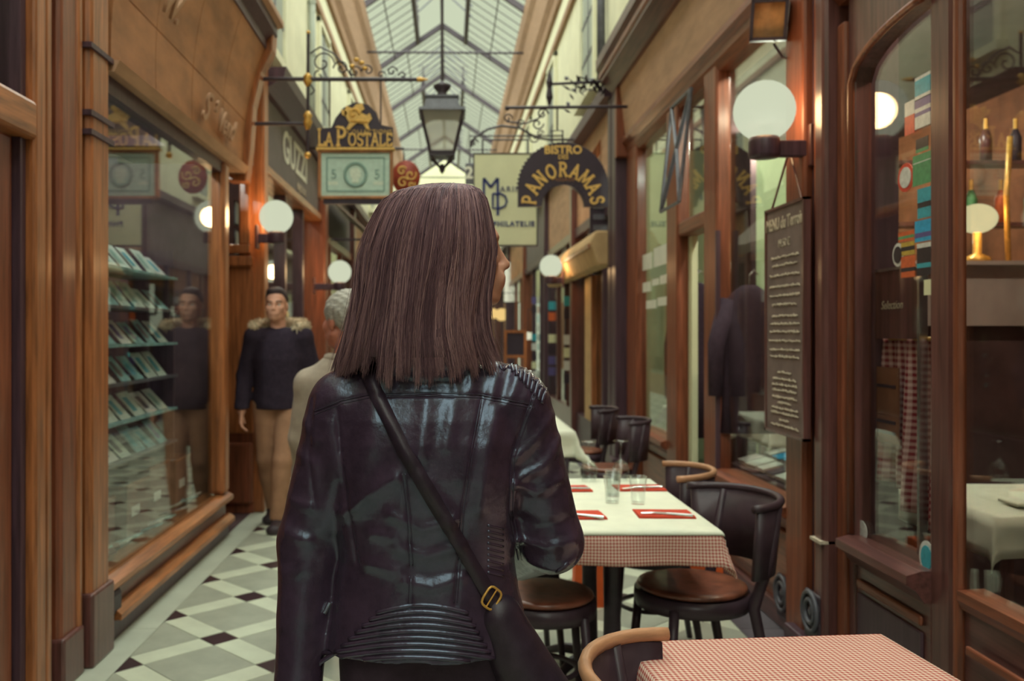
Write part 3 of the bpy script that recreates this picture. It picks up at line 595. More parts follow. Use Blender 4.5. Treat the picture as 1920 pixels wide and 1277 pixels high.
fill_spot(2.1, 4.9, 3.17, 70, 'added fill light above the big restaurant window', (.9, 1, .85)); fill_spot(2.8, 7.9, 3.17, 75, 'added fill light deep behind the narrow window', (.95, 1, .8)); fill_spot(2.2, 3.2, 3.17, 60, 'added fill light behind the curtained door')

MB().box(-1.64, -1.62, 2.2, 3.24, 2.24, 3.5).build('transom_reflection_board', 'fascia_grey', bpy.data.objects['door_1'])  # grey board added behind the glass to stand in for its reflection
# ================================================================== globe lamps
globe_lamp(1433, 208, 3.88, .258, 1.56, 'large round white globe lamp above the hanging menu board', 7)
globe_lamp(518, 407, 6.85, .255, -1.46, 'round white globe lamp on the left post above the walking man', 9)
globe_lamp(637, 510, 9.9, .255, -1.48, 'smaller white globe lamp on the left beside the grey hair', 9)
globe_lamp(1033, 499, 10.0, .25, 1.285, 'white globe lamp on the right before the tan lit board', 12)
globe_lamp(553, 508, 11.8, .24, -2.2, 'half hidden globe lamp inside the dark left shop', 5)
def pendant(px, py, Y, D, label, m_='globe_warm', drop=.5, e=0):
    c = P(px, py, Y); t = thing('pendant_lamp', label, 'lamp', (c.x, c.y, c.z), group='small lamps down the passage')
    MB().ball(c, D/2, 16).build('lamp_shade', m_, t, True); MB().tube([c+Vector((0,0,D*.45)), c+Vector((0,0,drop))], .006, 6).build('cord', 'iron', t)
    if abs(c.x) < 1.6: MB().bar(c+Vector((0,0,drop)), (1.6, c.y, c.z+drop), .014, .014).build('bracket', 'iron', t)
    if e:
        l = bpy.data.lights.new('lamp_light', 'POINT'); l.energy = e*3; l.color = (1,.6,.28); l.shadow_soft_size = D*.3
        lo = bpy.data.objects.new('lamp_light', l); COL.objects.link(lo); lo.parent = t; lo.matrix_parent_inverse = wm(t).inverted(); lo.location = c
pendant(1140, 577, 12.5, .14, 'small pale lamp in the right shop below the tan board', e=3)
pendant(1003, 622, 19, .16, 'tiny amber lamp far away left of the teal lights', 'lit_amber'); pendant(990, 630, 17, .15, 'tiny white lamp far away above the wooden easel', 'lit_white')
pendant(1012, 603, 21, .3, 'orange glowing lamp far down the passage', 'lit_orange'); pendant(940, 590, 25, .35, 'pale lamp seen under the woman\'s chin', 'lit_amber'); pendant(925, 588, 22, .25, 'amber lamp at the edge of the brown hair', 'lit_amber')
for k, (px, py, s) in enumerate(((1050, 665, 'topmost'), (1052, 703, 'middle'), (1052, 722, 'lowest'))): pendant(px, py, 13.4, .075, '%s of three small teal lights in the right windows' % s, 'lit_teal', .12)
for k, (px, py, Y) in enumerate(((1085, 588, 14), (1022, 586, 18), (1046, 600, 16), (1018, 560, 24), (1062, 560, 15), (1095, 545, 13))):
    c = P(px, py, Y); t = thing('lit_poster', ['upper pale lit poster', 'narrow pale lit poster', 'small pale lit poster', 'highest pale lit poster', 'tall pale lit poster', 'square pale lit poster'][k]+' in the far right shop windows, %s' % ['beside the tan pillar', 'nearest the easel', 'above the teal lights', 'below the cream sign', 'right of the globe lamp', 'under the tan board'][k], 'poster', c)
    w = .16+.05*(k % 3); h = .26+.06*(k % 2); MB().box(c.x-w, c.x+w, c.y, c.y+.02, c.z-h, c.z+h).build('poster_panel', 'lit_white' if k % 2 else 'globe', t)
    fr = MB(); 
    for a in (-1, 1): fr.box(c.x+a*w-.02, c.x+a*w+.02, c.y-.01, c.y+.02, c.z-h, c.z+h); fr.box(c.x-w, c.x+w, c.y-.01, c.y+.02, c.z+a*h-.02, c.z+a*h+.02)
    fr.build('poster_frame', 'wood_deep', t)
# ================================================================== street lantern hanging from the roof
LY = 8.0; lx = P(829, 0, LY).x
t = thing('hanging_lantern', 'black four-sided street lantern with frosted panes hanging from the roof', 'lantern', (lx, LY, 2.82))
def frust(mb, h0, z0, h1, z1):
    mb.add([(lx+a*h0, LY+b*h0, z0) for a, b in ((-1,-1),(1,-1),(1,1),(-1,1))]+[(lx+a*h1, LY+b*h1, z1) for a, b in ((-1,-1),(1,-1),(1,1),(-1,1))], [(0,3,2,1),(4,5,6,7),(0,1,5,4),(1,2,6,5),(2,3,7,6),(3,0,4,7)])
cr = MB(); CN = ((-1,-1),(1,-1),(1,1),(-1,1))
for k in range(4):
    a, b = CN[k], CN[(k+1) % 4]
    MB().add([(lx+a[0]*.1, LY+a[1]*.1, 2.985), (lx+b[0]*.1, LY+b[1]*.1, 2.985), (lx+b[0]*.18, LY+b[1]*.18, 3.33), (lx+a[0]*.18, LY+a[1]*.18, 3.33)], [(0,1,2,3)]).build('lantern_pane', 'frosted', t)
    cr.tube([(lx+a[0]*.1, LY+a[1]*.1, 2.97), (lx+a[0]*.185, LY+a[1]*.185, 3.335)], .011, 6)
    cr.tube([(lx+a[0]*.1, LY+a[1]*.1, 2.98), (lx+b[0]*.1, LY+b[1]*.1, 2.98)], .012, 6)
cr.build('corner_bars', 'iron', t)
mb = MB(); frust(mb, .205, 3.325, .2, 3.35); frust(mb, .16, 3.35, .135, 3.45); frust(mb, .15, 3.45, .15, 3.468); mb.build('lantern_cap', 'steel_blue', t)
MB().lathe([(.11, 3.468), (.05, 3.5), (.04, 3.52), (.075, 3.56), (.08, 3.585), (.03, 3.61), (.012, 3.63)], (lx, LY, 0), 16).build('vent_knob', 'iron', t, True)
mb = MB(); frust(mb, .115, 2.945, .115, 2.965)
for a in CN: mb.tube([(lx+a[0]*.1, LY+a[1]*.1, 2.95), (lx+a[0]*.02, LY+a[1]*.02, 2.86)], .01, 6)
mb.lathe([(.004, 2.8), (.025, 2.83), (.03, 2.86), (.01, 2.89)], (lx, LY, 0), 10); mb.build('bottom_finial', 'iron', t)
MB().tube([(lx, LY, 3.6), (lx, LY, 7.72)], .014, 8).build('hanging_rod', 'iron', t); MB().lathe([(.03, 7.6), (.06, 7.7), (.06, 7.76)], (lx, LY, 0), 10).build('ceiling_rose', 'iron', t)
# ================================================================== hanging signs
def spiral(c, r, turns, a0, sgn=1, n=26, Y=None):
    return [Vector((c[0]+r*(1-.86*i/n)*math.cos(a0+sgn*turns*2*PI*i/n), c[1], c[2]+r*(1-.86*i/n)*math.sin(a0+sgn*turns*2*PI*i/n))) for i in range(n+1)]
PY = 6.67; q = lambda x, y, Y=PY: P(x, y, Y)
def poly_xz(pts, Y, y0, y1): return [(q(a, b, Y).x, q(a, b, Y).z) for a, b in pts]
t = thing('hanging_sign', 'black and gold LA POSTALE sign with framed banknote picture', 'sign', q(666, 372))
MB().prism(poly_xz([(595,281),(595,243),(622,240),(630,222),(645,203),(666,193),(690,197),(706,212),(714,235),(737,240),(737,281)], PY, 0, 0), 'y', PY-.02, PY+.02).build('sign_board', 'sign_black', t)
Z3 = Vector((0,-1,0)); XD = Vector((1,0,0)); ZD = Vector((0,0,1)); u = PY/F
def word(par, s, x0, base, hpx, sx, Y, t_=.15):
    x = x0; mb = MB()
    for ch in s:
        h = hpx*Y/F; o = P(x, base, Y); w = glyph(mb, ch, (o.x, Y-.02, o.z), XD*sx, ZD, Z3, h, t_); x += w*sx*F/Y
    mb.build('gilt_lettering', 'gold_paint', par); return x
for s_, x, h, sx in (('L', 596, 32, .72), ('A', 610, 24, .8), ('P', 630, 36, .8), ('OSTALE', 653, 24, .79)): word(t, s_, x, 275, h, sx, PY)
text('small_lettering', 'COLLECTIONS', 'gold_paint', t, (q(693, 249).x, PY-.024, q(693, 249).z), .045, space=1.15)
em = MB()
for pl in ([(650,200),(662,205),(668,198),(680,195),(684,206),(676,212),(688,218),(694,214),(698,224),(690,234),(694,244),(688,244),(682,234),(670,232),(656,244),(650,244),(656,232),(650,222),(646,212)], [(640,206),(652,212),(650,220),(642,216)]):
    em.prism(poly_xz(pl, PY, 0, 0), 'y', PY-.032, PY-.018)
em.build('rider_emblem', 'gold_paint', t)
em = MB(); em.tube(spiral(q(664, 216)+Vector((0,-.035,0)), .045, .9, 0), .008, 6); em.tube([q(658, 228)+Vector((0,-.035,0)), q(690, 230)+Vector((0,-.035,0))], .007, 6); em.build('post_horn', 'gold', t)
fr = MB(); a = q(597, 281); b = q(737, 374); w = 6*u
fr.box(a.x, b.x, PY-.03, PY+.03, a.z-w, a.z); fr.box(a.x, b.x, PY-.03, PY+.03, b.z, b.z+w); fr.box(a.x, a.x+w, PY-.03, PY+.03, b.z, a.z); fr.box(b.x-w, b.x, PY-.03, PY+.03, b.z, a.z)
fr.build('picture_frame', 'fascia_wood', t, bevel=.006)
MB().box(q(594,0).x, q(740,0).x, PY-.04, PY+.04, a.z-.006, a.z+.012).build('frame_shelf', 'gold_paint', t)
bl = MB().box(a.x+w, b.x-w, PY-.012, PY+.012, b.z+w, a.z-w).build('banknote_panel', 'bill', t)
ik = MB(); x0, x1, z0, z1 = a.x+.065, b.x-.065, b.z+.06, a.z-.06
for p_, q_ in (((x0,z0),(x1,z0)),((x1,z0),(x1,z1)),((x1,z1),(x0,z1)),((x0,z1),(x0,z0))): ik.bar((p_[0],PY-.013,p_[1]), (q_[0],PY-.013,q_[1]), .012, .004, up=(0,1,0))
cx, cz = q(667, 0).x, q(0, 328).z
ik.tube([(cx+.078*math.cos(2*PI*k/28), PY-.013, cz+.085*math.sin(2*PI*k/28)) for k in range(28)], .012, 6, closed=True); ik.build('engraved_border', 'bill_ink', bl)
pf = MB().prism([(cx+dx*.001, cz+dz*.001) for dx, dz in ((-30,-60),(28,-60),(22,-35),(34,-20),(44,-8),(36,0),(40,20),(24,48),(-6,56),(-34,44),(-44,18),(-38,-14),(-24,-34))], 'y', PY-.017, PY-.012); pf.build('engraved_portrait', 'bill_light', bl)
for sx_ in (-1, 1): text('denomination', '5', 'bill_ink', bl, (cx+sx_*.16, PY-.014, cz), .1); MB().box(cx+sx_*.17-.04, cx+sx_*.17+.04, PY-.0135, PY-.012, cz-.075, cz-.05).build('engraved_block', 'bill_light', bl)
MB().box(a.x+.04, b.x-.04, PY-.02, PY+.02, b.z-.035, b.z).build('base_rail', 'sign_black', t)
for x in (618, 714): MB().tube([q(x, 238), q(x, 150)], .006, 6).build('hanger_rod', 'iron', t)
t = thing('sign_bracket', 'wrought iron bracket with gilt collars holding the banknote sign', 'bracket', q(500, 148))
MB().tube([q(486, 148)+Vector((-.1,0,0)), q(782, 149)], .016, 8).build('arm', 'iron', t); MB().tube([q(484, 232)+Vector((-.1,0,0)), q(576, 232)], .014, 8).build('arm', 'iron', t)
MB().tube([q(578, 62), q(577, 290)], .012, 8).build('upright_rod', 'iron', t)
for y0, h, r in ((150, .1, .035), (226, .14, .035)): c = q(577, y0); MB().lathe([(.012, -h/2), (r*.6, -h*.35), (r, -h*.1), (r*.7, h*.1), (r, h*.25), (.012, h/2)], c, 12).build('gilt_collar', 'gold', t, True)
MB().ball(q(577, 291), .026, 12).build('ball_finial', 'gold', t, True); MB().ball(q(578, 61), .016, 10).build('ball_finial', 'gold', t, True); MB().lathe([(.016, 0), (.02, .02), (.003, .08)], q(782, 149), 8, 'x').build('spear_tip', 'gold', t)
sc = MB()
for (x, y, r, tn, a0, sg) in ((605, 118, .085, 1.3, 0, 1), (640, 128, .06, 1.3, PI, -1), (598, 142, .04, 1, PI/2, 1), (665, 135, .05, 1.2, 0, 1), (690, 132, .045, 1.2, PI, -1), (735, 134, .04, 1.2, 0, 1), (755, 142, .03, 1, PI, -1), (715, 140, .03, 1, 0, 1)):
    MB().tube(spiral(q(x, y), r, tn, a0, sg), .006, 5).build('scroll', 'iron', t)
MB().tube([q(582, 100), q(600, 88), q(625, 100), q(650, 128), q(660, 146)], .007, 5).build('scroll', 'iron', t); MB().tube([q(580, 156), q(590, 170), q(582, 178)], .007, 5).build('scroll', 'iron', t)
lf = MB()
for (x, y) in ((668, 112), (678, 118), (660, 124), (684, 128)): MB().ball(q(x, y), .022, 8, (1, .5, .8)).build('gilt_leaf', 'gold', t, True)
# red round sign
c = P(761, 332, 9.4); t = thing('hanging_sign', 'round red sign with gilt flourish behind the banknote sign', 'sign', c)
MB().lathe([(.001, -.015), (.145, -.015), (.15, -.005), (.15, .015), (.001, .015)], (0,0,0), 28, 'y').xf(Matrix.Translation(c) @ Matrix.Diagonal((1.0, 1, 1.16, 1))).build('sign_disc', 'red_sign', t, True)
fl = MB()
for dx, dz, r, sg in ((-.04, .06, .05, 1), (.05, .02, .06, -1), (-.03, -.06, .06, 1), (.06, -.08, .04, -1)): fl.tube(spiral((c.x+dx, c.y-.02, c.z+dz), r, 1.2, .5, sg), .009, 5)
fl.build('gilt_flourish', 'gold_paint', t); MB().tube([c+Vector((-.02,0,.17)), c+Vector((-.02,0,.3)), c+Vector((-1.25,0,.3))], .012, 6).build('sign_arm', 'iron', t)
# cream stamp dealer sign
MY = 10.0; m = lambda x, y: P(x, y, MY)
t = thing('hanging_sign', 'square cream sign with blue M and P monogram and PHILATELIE lettering', 'sign', m(948, 460))
a = m(889, 290); b = m(1006, 460); MB().box(a.x, b.x, MY-.025, MY+.025, b.z, a.z).build('sign_panel', 'sign_cream', t, bevel=.006)
e = MB(); e.box(a.x-.012, b.x+.012, MY-.03, MY+.03, a.z, a.z+.014); e.box(a.x-.012, b.x+.012, MY-.03, MY+.03, b.z-.014, b.z); e.box(a.x-.012, a.x, MY-.03, MY+.03, b.z, a.z); e.box(b.x, b.x+.012, MY-.03, MY+.03, b.z, a.z); e.build('sign_edge', 'iron', t)
mg = MB(); mm = lambda x, y: m(x, y)+Vector((0,-.03,0))
for p_, q_ in (((907,335),(907,376)),((907,335),(920,352)),((920,352),(933,335)),((933,335),(933,405))): mg.bar(mm(*p_), mm(*q_), .03, .008, up=(0,1,0))
mg.tube([mm(924,364), mm(938,364), mm(947,369), mm(950,378), mm(947,387), mm(938,391), mm(924,391), mm(924,364)], .013, 6); mg.build('monogram', 'ink_blue', t)
text('small_lettering', 'ARIN', 'ink_grey', t, tuple(mm(957, 356)), .085, bold=.002, space=1.3); text('small_lettering', 'PHILATELIE', 'ink_blue', t, tuple(mm(963, 421)), .078, bold=.003, space=1.2)
for x in (905, 990): MB().tube([m(x, 290), m(x, 262)], .01, 6).build('hanger_rod', 'iron', t)
k = thing('sign_bracket', 'curved wrought iron bracket above the cream sign', 'bracket', m(960, 250))
ar = MB(); ar.tube([m(882, 276), m(890, 258), m(915, 242), m(940, 236), m(975, 240), m(1005, 258), m(1030, 262), m(1095, 262)], .014, 6); ar.tube([m(905, 245), m(905, 262), m(990, 262), m(990, 246)], .01, 6); ar.build('arch_bar', 'iron', k)
sc = MB()
for (x, y, r, sg) in ((888, 268, .05, 1), (1000, 258, .06, -1), (1013, 250, .04, 1), (975, 232, .05, 1)): MB().tube(spiral(m(x, y), r, 1.2, 0, sg), .008, 5).build('scroll', 'iron', k)
# small dark sign beside it
c = P(881, 325, 12); t = thing('hanging_sign', 'small dark sign with pale figure 2 left of the cream sign', 'sign', c); MB().box(c.x-.06, c.x+.09, 12, 12.03, c.z-.15, c.z+.14).build('sign_panel', 'steel_blue', t, bevel=.02)
text('house_number', '2', 'white_paint', t, (c.x-.01, 11.99, c.z), .22, bold=.006); MB().tube([c+Vector((0,.01,.14)), c+Vector((0,.01,.5)), c+Vector((1.3,.01,.5))], .012, 6).build('sign_arm', 'iron', t)
# arched bistro sign
BY = 7.5; bu = BY/F; q2 = lambda x, y: P(x, y, BY)
t = thing('hanging_sign', 'black arched BISTRO PANORAMAS sign with gilt letters', 'sign', q2(1055, 388))
C = q2(1055, 352); RO, RI, DN = 84*bu, 40*bu, 36*bu
pts = [(C.x+RO*math.cos(math.radians(a)), C.z+RO*math.sin(math.radians(a))) for a in range(0, 181, 6)]
pts = [(C.x+RO, C.z-DN)]+pts+[(C.x-RO, C.z-DN), (C.x-RI, C.z-DN)]+[(C.x+RI*math.cos(math.radians(a)), C.z-DN+RI*math.sin(math.radians(a))) for a in range(171, 0, -9)]+[(C.x+RI, C.z-DN)]
MB().prism(pts, 'y', BY-.03, BY+.03).build('sign_board', 'sign_black', t)
gm = MB()
for i, ch in enumerate('PANORAMAS'):
    an = math.radians(174-i*21); rd = Vector((math.cos(an), 0, math.sin(an))); tg = Vector((math.sin(an), 0, -math.cos(an)))
    h = 26*bu; w = GL[ch][0]*h*.86; o = Vector((C.x, BY-.03, q2(0, 383).z))+rd*(51*bu)-tg*(w/2); glyph(gm, ch, o, tg*.86, rd, Z3, h, .17)
gm.build('gilt_lettering', 'gold_paint', t)
text('small_lettering', 'BISTRO', 'gold_paint', t, (C.x, BY-.033, q2(0, 283).z), .095, bold=.003); text('small_lettering', 'DES', 'gold_paint', t, (C.x, BY-.033, q2(0, 296).z), .05, bold=.001); text('small_lettering', 'PASSAGE', 'fascia_wood', t, (C.x, BY-.033, q2(0, 338).z), .04, space=1.2)
bb = MB()
for i in range(33): an = math.radians(i*180/32); bb.ball((C.x+RO*math.cos(an), BY, C.z+RO*math.sin(an)), .012, 6)
for i in range(17): an = math.radians(i*180/16); bb.ball((C.x+(RI+.02)*math.cos(an), BY-.03, C.z-DN+(RI+.02)*math.sin(an)), .007, 6)
bb.build('bulb_row', 'iron', t, kind='stuff')
mb = MB(); mb.tube([q2(1035, 268), q2(1035, 245), q2(1055, 245), q2(1055, 268)], .008, 6); mb.build('hanger_loop', 'iron', t); MB().tube([q2(1045, 245), q2(1045, 202)], .007, 6).build('hanger_rod', 'iron', t)
k = thing('sign_bracket', 'long iron bar with scrolls holding the arched bistro sign', 'bracket', q2(1170, 200))
MB().tube([q2(952, 202), q2(1176, 200)], .014, 8).build('arm', 'iron', k); MB().ball(q2(951, 203), .022, 8).build('ball_finial', 'iron', k)
MB().tube([q2(950, 228), q2(985, 232), q2(1010, 222), q2(1020, 208)], .008, 5).build('scroll', 'iron', k)
for (x, y, r, sg) in ((1017, 214, .05, 1), (1008, 232, .05, -1), (952, 222, .04, 1)): MB().tube(spiral(q2(x, y), r, 1.2, 0, sg), .007, 5).build('scroll', 'iron', k)
k = thing('sign_bracket', 'iron bracket with leafy ornaments high on the right wall', 'bracket', P(1145, 155, 7.9)); q3 = lambda x, y: P(x, y, 7.9)
MB().tube([q3(1028, 158), q3(1150, 152)], .013, 8).build('arm', 'iron', k); MB().lathe([(.006, -.16), (.03, -.08), (.02, .0), (.03, .05), (.004, .16)], q3(1030, 165), 8).build('spear_finial', 'iron', k)
rnd = random.Random(3)
for i in range(44):
    c = q3(rnd.uniform(1062, 1142), 0); y = 152+rnd.gauss(0, 10)+max(0, 1118-(c.x*F/7.9+VX))*.45*rnd.random()*1.8; c = q3(c.x*F/7.9+VX, y)
    d = Vector((rnd.uniform(-1,1), rnd.uniform(-1,1), rnd.uniform(-1,1))).normalized(); w_ = d.orthogonal().normalized()*.022; L_ = d*rnd.uniform(.035, .06)
    MB().add([c-L_, c+w_, c+L_, c-w_, c+d.cross(w_)*.3, c-d.cross(w_)*.3], [(0,1,4),(1,2,4),(2,3,4),(3,0,4),(1,0,5),(2,1,5),(3,2,5),(0,3,5)]).build('leaf', 'iron', k)
# far dark sign on the right + orange awning arm
c = P(1126, 392, 8.6); t = thing('hanging_sign', 'narrow dark sign board with grey print right of the bistro sign', 'sign', c); MB().box(c.x-.1, c.x+.09, 8.6, 8.63, c.z-.31, c.z+.31).build('sign_panel', 'sign_black', t)
for i in range(5): MB().box(c.x-.07, c.x+.06, 8.592, 8.6, c.z+.2-i*.1, c.z+.25-i*.1).build('printed_block', 'steel_blue', t)
MB().box(c.x+.09, 1.6, 8.6, 8.62, c.z+.24, c.z+.27).build('sign_arm', 'iron', t)
t = thing('wooden_strut', 'sloping orange wooden strut behind the bistro sign', 'strut', P(1115, 290, 9)); MB().bar(P(1112, 296, 9), P(1146, 243, 9), .06, .08).build('strut_bar', 'wood_warm', t); MB().bar(P(1146, 243, 9), P(1146, 243, 9)+Vector((.0,.0,.14)), .05, .05).build('strut_head', 'wood_warm', t)
# left awning
t = thing('shop_awning', 'sloping grey canvas awning on the left behind the grey hair', 'awning', (-1.5, 12, 2.6))
MB().prism([(-1.46, 3.05), (-.98, 2.62), (-.96, 2.63), (-1.46, 3.08)], 'y', 11.2, 13.6).build('canvas', 'awning_grey', t); MB().prism([(-.98, 2.62), (-.975, 2.5), (-.965, 2.5), (-.96, 2.63)], 'y', 11.2, 13.6).build('valance', 'awning_grey', t); MB().tube([(-1.46, 11.25, 2.55), (-.98, 11.25, 2.55)], .014, 6).build('awning_rod', 'iron', t)
# tan lit board and pillar on the right
t = thing('awning_box', 'tan lit awning box on the right shop behind the globe lamp', 'awning', (1.45, 10, 2.0)); MB().prism([(1.5, 2.0), (1.36, 2.0), (1.28, 2.2), (1.34, 2.32), (1.5, 2.32)], 'y', pa[1]+.4, 12.2).build('box_body', 'awning_tan', t, bevel=.02); MB().box(1.27, 1.29, pa[1]+.4, 12.2, 2.16, 2.2).build('front_bar', 'wood_warm_y', t)
t = thing('door_panel_board', 'tall tan board standing in the right shop below the awning box', 'board', (1.55, 9.7, .9)); MB().box(1.5, 1.545, 9.4, 9.9, .45, 1.99).build('board_face', 'awning_tan', t, bevel=.01); MB().box(1.49, 1.547, 9.36, 9.4, .45, 1.99).build('board_edge', 'wood_warm', t)
# ================================================================== floodlight
c = P(1442, 38, 4.0); t = thing('floodlight', 'black rectangular floodlight with copper glow above the globe lamp', 'floodlight', (c.x, c.y, c.z))
R = Matrix.Translation(c) @ Euler((math.radians(12), math.radians(4), math.radians(-20))).to_matrix().to_4x4()
fr = MB(); hw, hh = .078, .088
fr.box(-hw, hw, -.03, .05, hh-.014, hh); fr.box(-hw, hw, -.03, .05, -hh, -hh+.014); fr.box(-hw, -hw+.014, -.03, .05, -hh, hh); fr.box(hw-.014, hw, -.03, .05, -hh, hh); fr.box(-hw, hw, .04, .06, -hh, hh); fr.xf(R).build('housing', 'iron', t)
mat('copper', srgb(226,160,106), .35, .5, metal=.2, var=.25, scale=9); MB().prism([(-hw+.014, -hh+.014), (hw-.014, -hh+.014), (hw-.014, hh-.014), (-hw+.014, hh-.014)], 'y', .0, .035).xf(R).build('reflector', 'copper', t); MB().box(-hw+.014, hw-.014, -.024, -.02, -hh+.014, hh-.014).xf(R).build('front_glass', 'glass', t)
MB().tube([c+Vector((.09,.05,0)), c+Vector((.17,.04,.0))], .012, 6).build('mounting_arm', 'iron', t)
MB().tube([c+Vector((.05,.08,-.08)), c+Vector((.08,.05,-.15)), c+Vector((.13,.03,-.17)), c+Vector((.17,.05,-.13))], .006, 6).build('cable', 'iron', t)
# ================================================================== hanging menu board
t = thing('menu_board', 'tall slate menu board with chalk lettering hung on cords', 'menu board', (1.49, 3.95, .946)); MX = 1.475
MB().box(MX, MX+.02, 3.74, 4.17, .955, 1.95).build('slate_panel', 'slate', t)
fr = MB(); fr.box(MX-.006, MX+.024, 3.725, 3.74, .945, 1.96); fr.box(MX-.006, MX+.024, 4.17, 4.185, .945, 1.96); fr.box(MX-.006, MX+.024, 3.725, 4.185, .945, .957); fr.box(MX-.006, MX+.024, 3.725, 4.185, 1.948, 1.96); fr.build('board_frame', 'wood_dark', t)
text('chalk_heading', 'MENU du Terroir', 'chalk', t, (MX-.002, 3.955, 1.88), .075, xdir=(0,-1,0), ext=.001, bold=.0015, sx=.78); text('chalk_heading', '19,50 €', 'chalk', t, (MX-.002, 3.955, 1.79), .05, xdir=(0,-1,0), ext=.001, sx=.9)
rnd = random.Random(5)
for i, z in enumerate([1.73, 1.695, 1.65, 1.60, 1.56, 1.52, 1.47, 1.435, 1.40, 1.36, 1.32, 1.29, 1.22, 1.19, 1.165, 1.14, 1.11, 1.085, 1.06, 1.04, 1.01, .985]):
    hl = rnd.uniform(.05, .17) if i > 11 else rnd.uniform(.13, .19); pts = []; y = 3.955-hl; n_ = int(hl*2/.008)
    for kk in range(n_): pts.append((MX-.003, y+kk*.008, z+(.007 if kk % 2 else -.006)*rnd.random()))
    if len(pts) > 2: MB().tube(pts, .0024, 4).build('chalk_line', 'chalk', t)
hk = Vector((1.5, 3.96, 2.2))
for y in (3.78, 4.14): MB().tube([(MX+.01, y, 1.95), hk], .005, 6).build('cord', 'wood_dark', t)
MB().tube([hk, hk+Vector((.03,0,.03)), hk+Vector((.09,0,.03))], .008, 6).build('hook', 'iron', t)
# ================================================================== stickers on the restaurant door
def yz(px, py, X): Y = F*X/(px-VX); return Y, CZ-(py-VY)*Y/F
grp = 'stickers on the restaurant door glass'; SX = 1.594
def sticker(x0, y0, x1, y1, parts, label, rnd_=False):
    ya_, z1 = yz(x0, y0, SX); yb_, z0 = yz(x1, y1, SX); z1 = (z1+yz(x1, y0, SX)[1])/2; z0 = (z0+yz(x0, y1, SX)[1])/2
    t = thing('sticker', label, 'sticker', (SX, (ya_+yb_)/2, z0), group=grp)
    if rnd_:
        MB().lathe([(.001,-.001),(1,-.001),(1,.001),(.001,.001)], (0,0,0), 24, 'x').xf(Matrix.Translation((SX,(ya_+yb_)/2,(z0+z1)/2)) @ Matrix.Diagonal((1,(ya_-yb_)/2,(z1-z0)/2,1))).build('sticker_face', parts[0][0], t)
        if len(parts) > 1: MB().lathe([(.001,-.002),(.72,-.002),(.72,.0),(.001,.0)], (0,0,0), 24, 'x').xf(Matrix.Translation((SX-.001,(ya_+yb_)/2,(z0+z1)/2)) @ Matrix.Diagonal((1,(ya_-yb_)/2,(z1-z0)/2,1))).build('sticker_centre', parts[1][0], t)
        return
    n_ = sum(p[1] for p in parts); z = z1
    for i, (m_, f) in enumerate(parts):
        h = (z1-z0)*f/n_; MB().box(SX-.0015, SX, yb_, ya_, z-h, z).build('sticker_face' if i == 0 else 'sticker_band', m_, t); z -= h
sticker(1716, 140, 1745, 182, [('st_white', 1), ('st_teal', 5), ('st_white', 1)], 'teal and white card sticker at the top of the door glass')
sticker(1716, 184, 1745, 238, [('st_violet', 2), ('st_white', 1), ('st_violet', 1), ('st_white', 3)], 'white sticker with violet bands under the top teal sticker')
sticker(1697, 190, 1715, 252, [('st_white', 3), ('st_red', 4)], 'white over red sticker beside the reflected globe')
sticker(1718, 258, 1741, 284, [('st_black', 3), ('st_green', 1)], 'small black and green square sticker above the green one')
sticker(1712, 288, 1746, 346, [('st_green', 1), ('st_white', .12), ('st_green', 3)], 'large green sticker halfway up the door glass')
sticker(1684, 306, 1713, 360, [('st_red',), ('st_white',)], 'round red sticker with pale centre on the door glass', True)
sticker(1721, 352, 1747, 408, [('st_teal', 4), ('st_black', 1.6), ('st_teal', 3)], 'teal sticker with dark bird mark on the door glass')
sticker(1716, 412, 1750, 452, [('st_blue', 3), ('st_violet', 1.2), ('st_blue', 1)], 'bright blue sticker on the door glass')
sticker(1720, 455, 1750, 516, [('st_white', .6), ('st_black', 2), ('st_teal', .6), ('st_black', 1)], 'black sticker with teal mark under the blue sticker')
sticker(1685, 434, 1714, 452, [('st_orange', 1), ('st_green', .7), ('st_orange', .6)], 'orange and green label sticker left of the blue one')
sticker(1690, 454, 1715, 478, [('st_yellow', 1), ('st_black', 1), ('st_yellow', 1)], 'yellow and black striped sticker on the door glass')
sticker(1674, 456, 1694, 500, [('st_white',), ('st_black',)], 'oval white ring sticker left of the striped sticker', True)
sticker(1690, 480, 1716, 520, [('st_orange', 2), ('st_black', .7), ('st_orange', 1)], 'orange sticker with dark band lowest of the orange ones')
sticker(1733, 524, 1752, 553, [('sign_cream', 1)], 'plain cream paper note taped to the door glass')
sticker(1724, 1014, 1752, 1078, [('st_white',), ('st_teal',)], 'oval teal sticker at the bottom of the door glass', True)
sticker(1606, 976, 1626, 1014, [('st_white',)], 'plain white round sticker at the low left of the door glass', True)
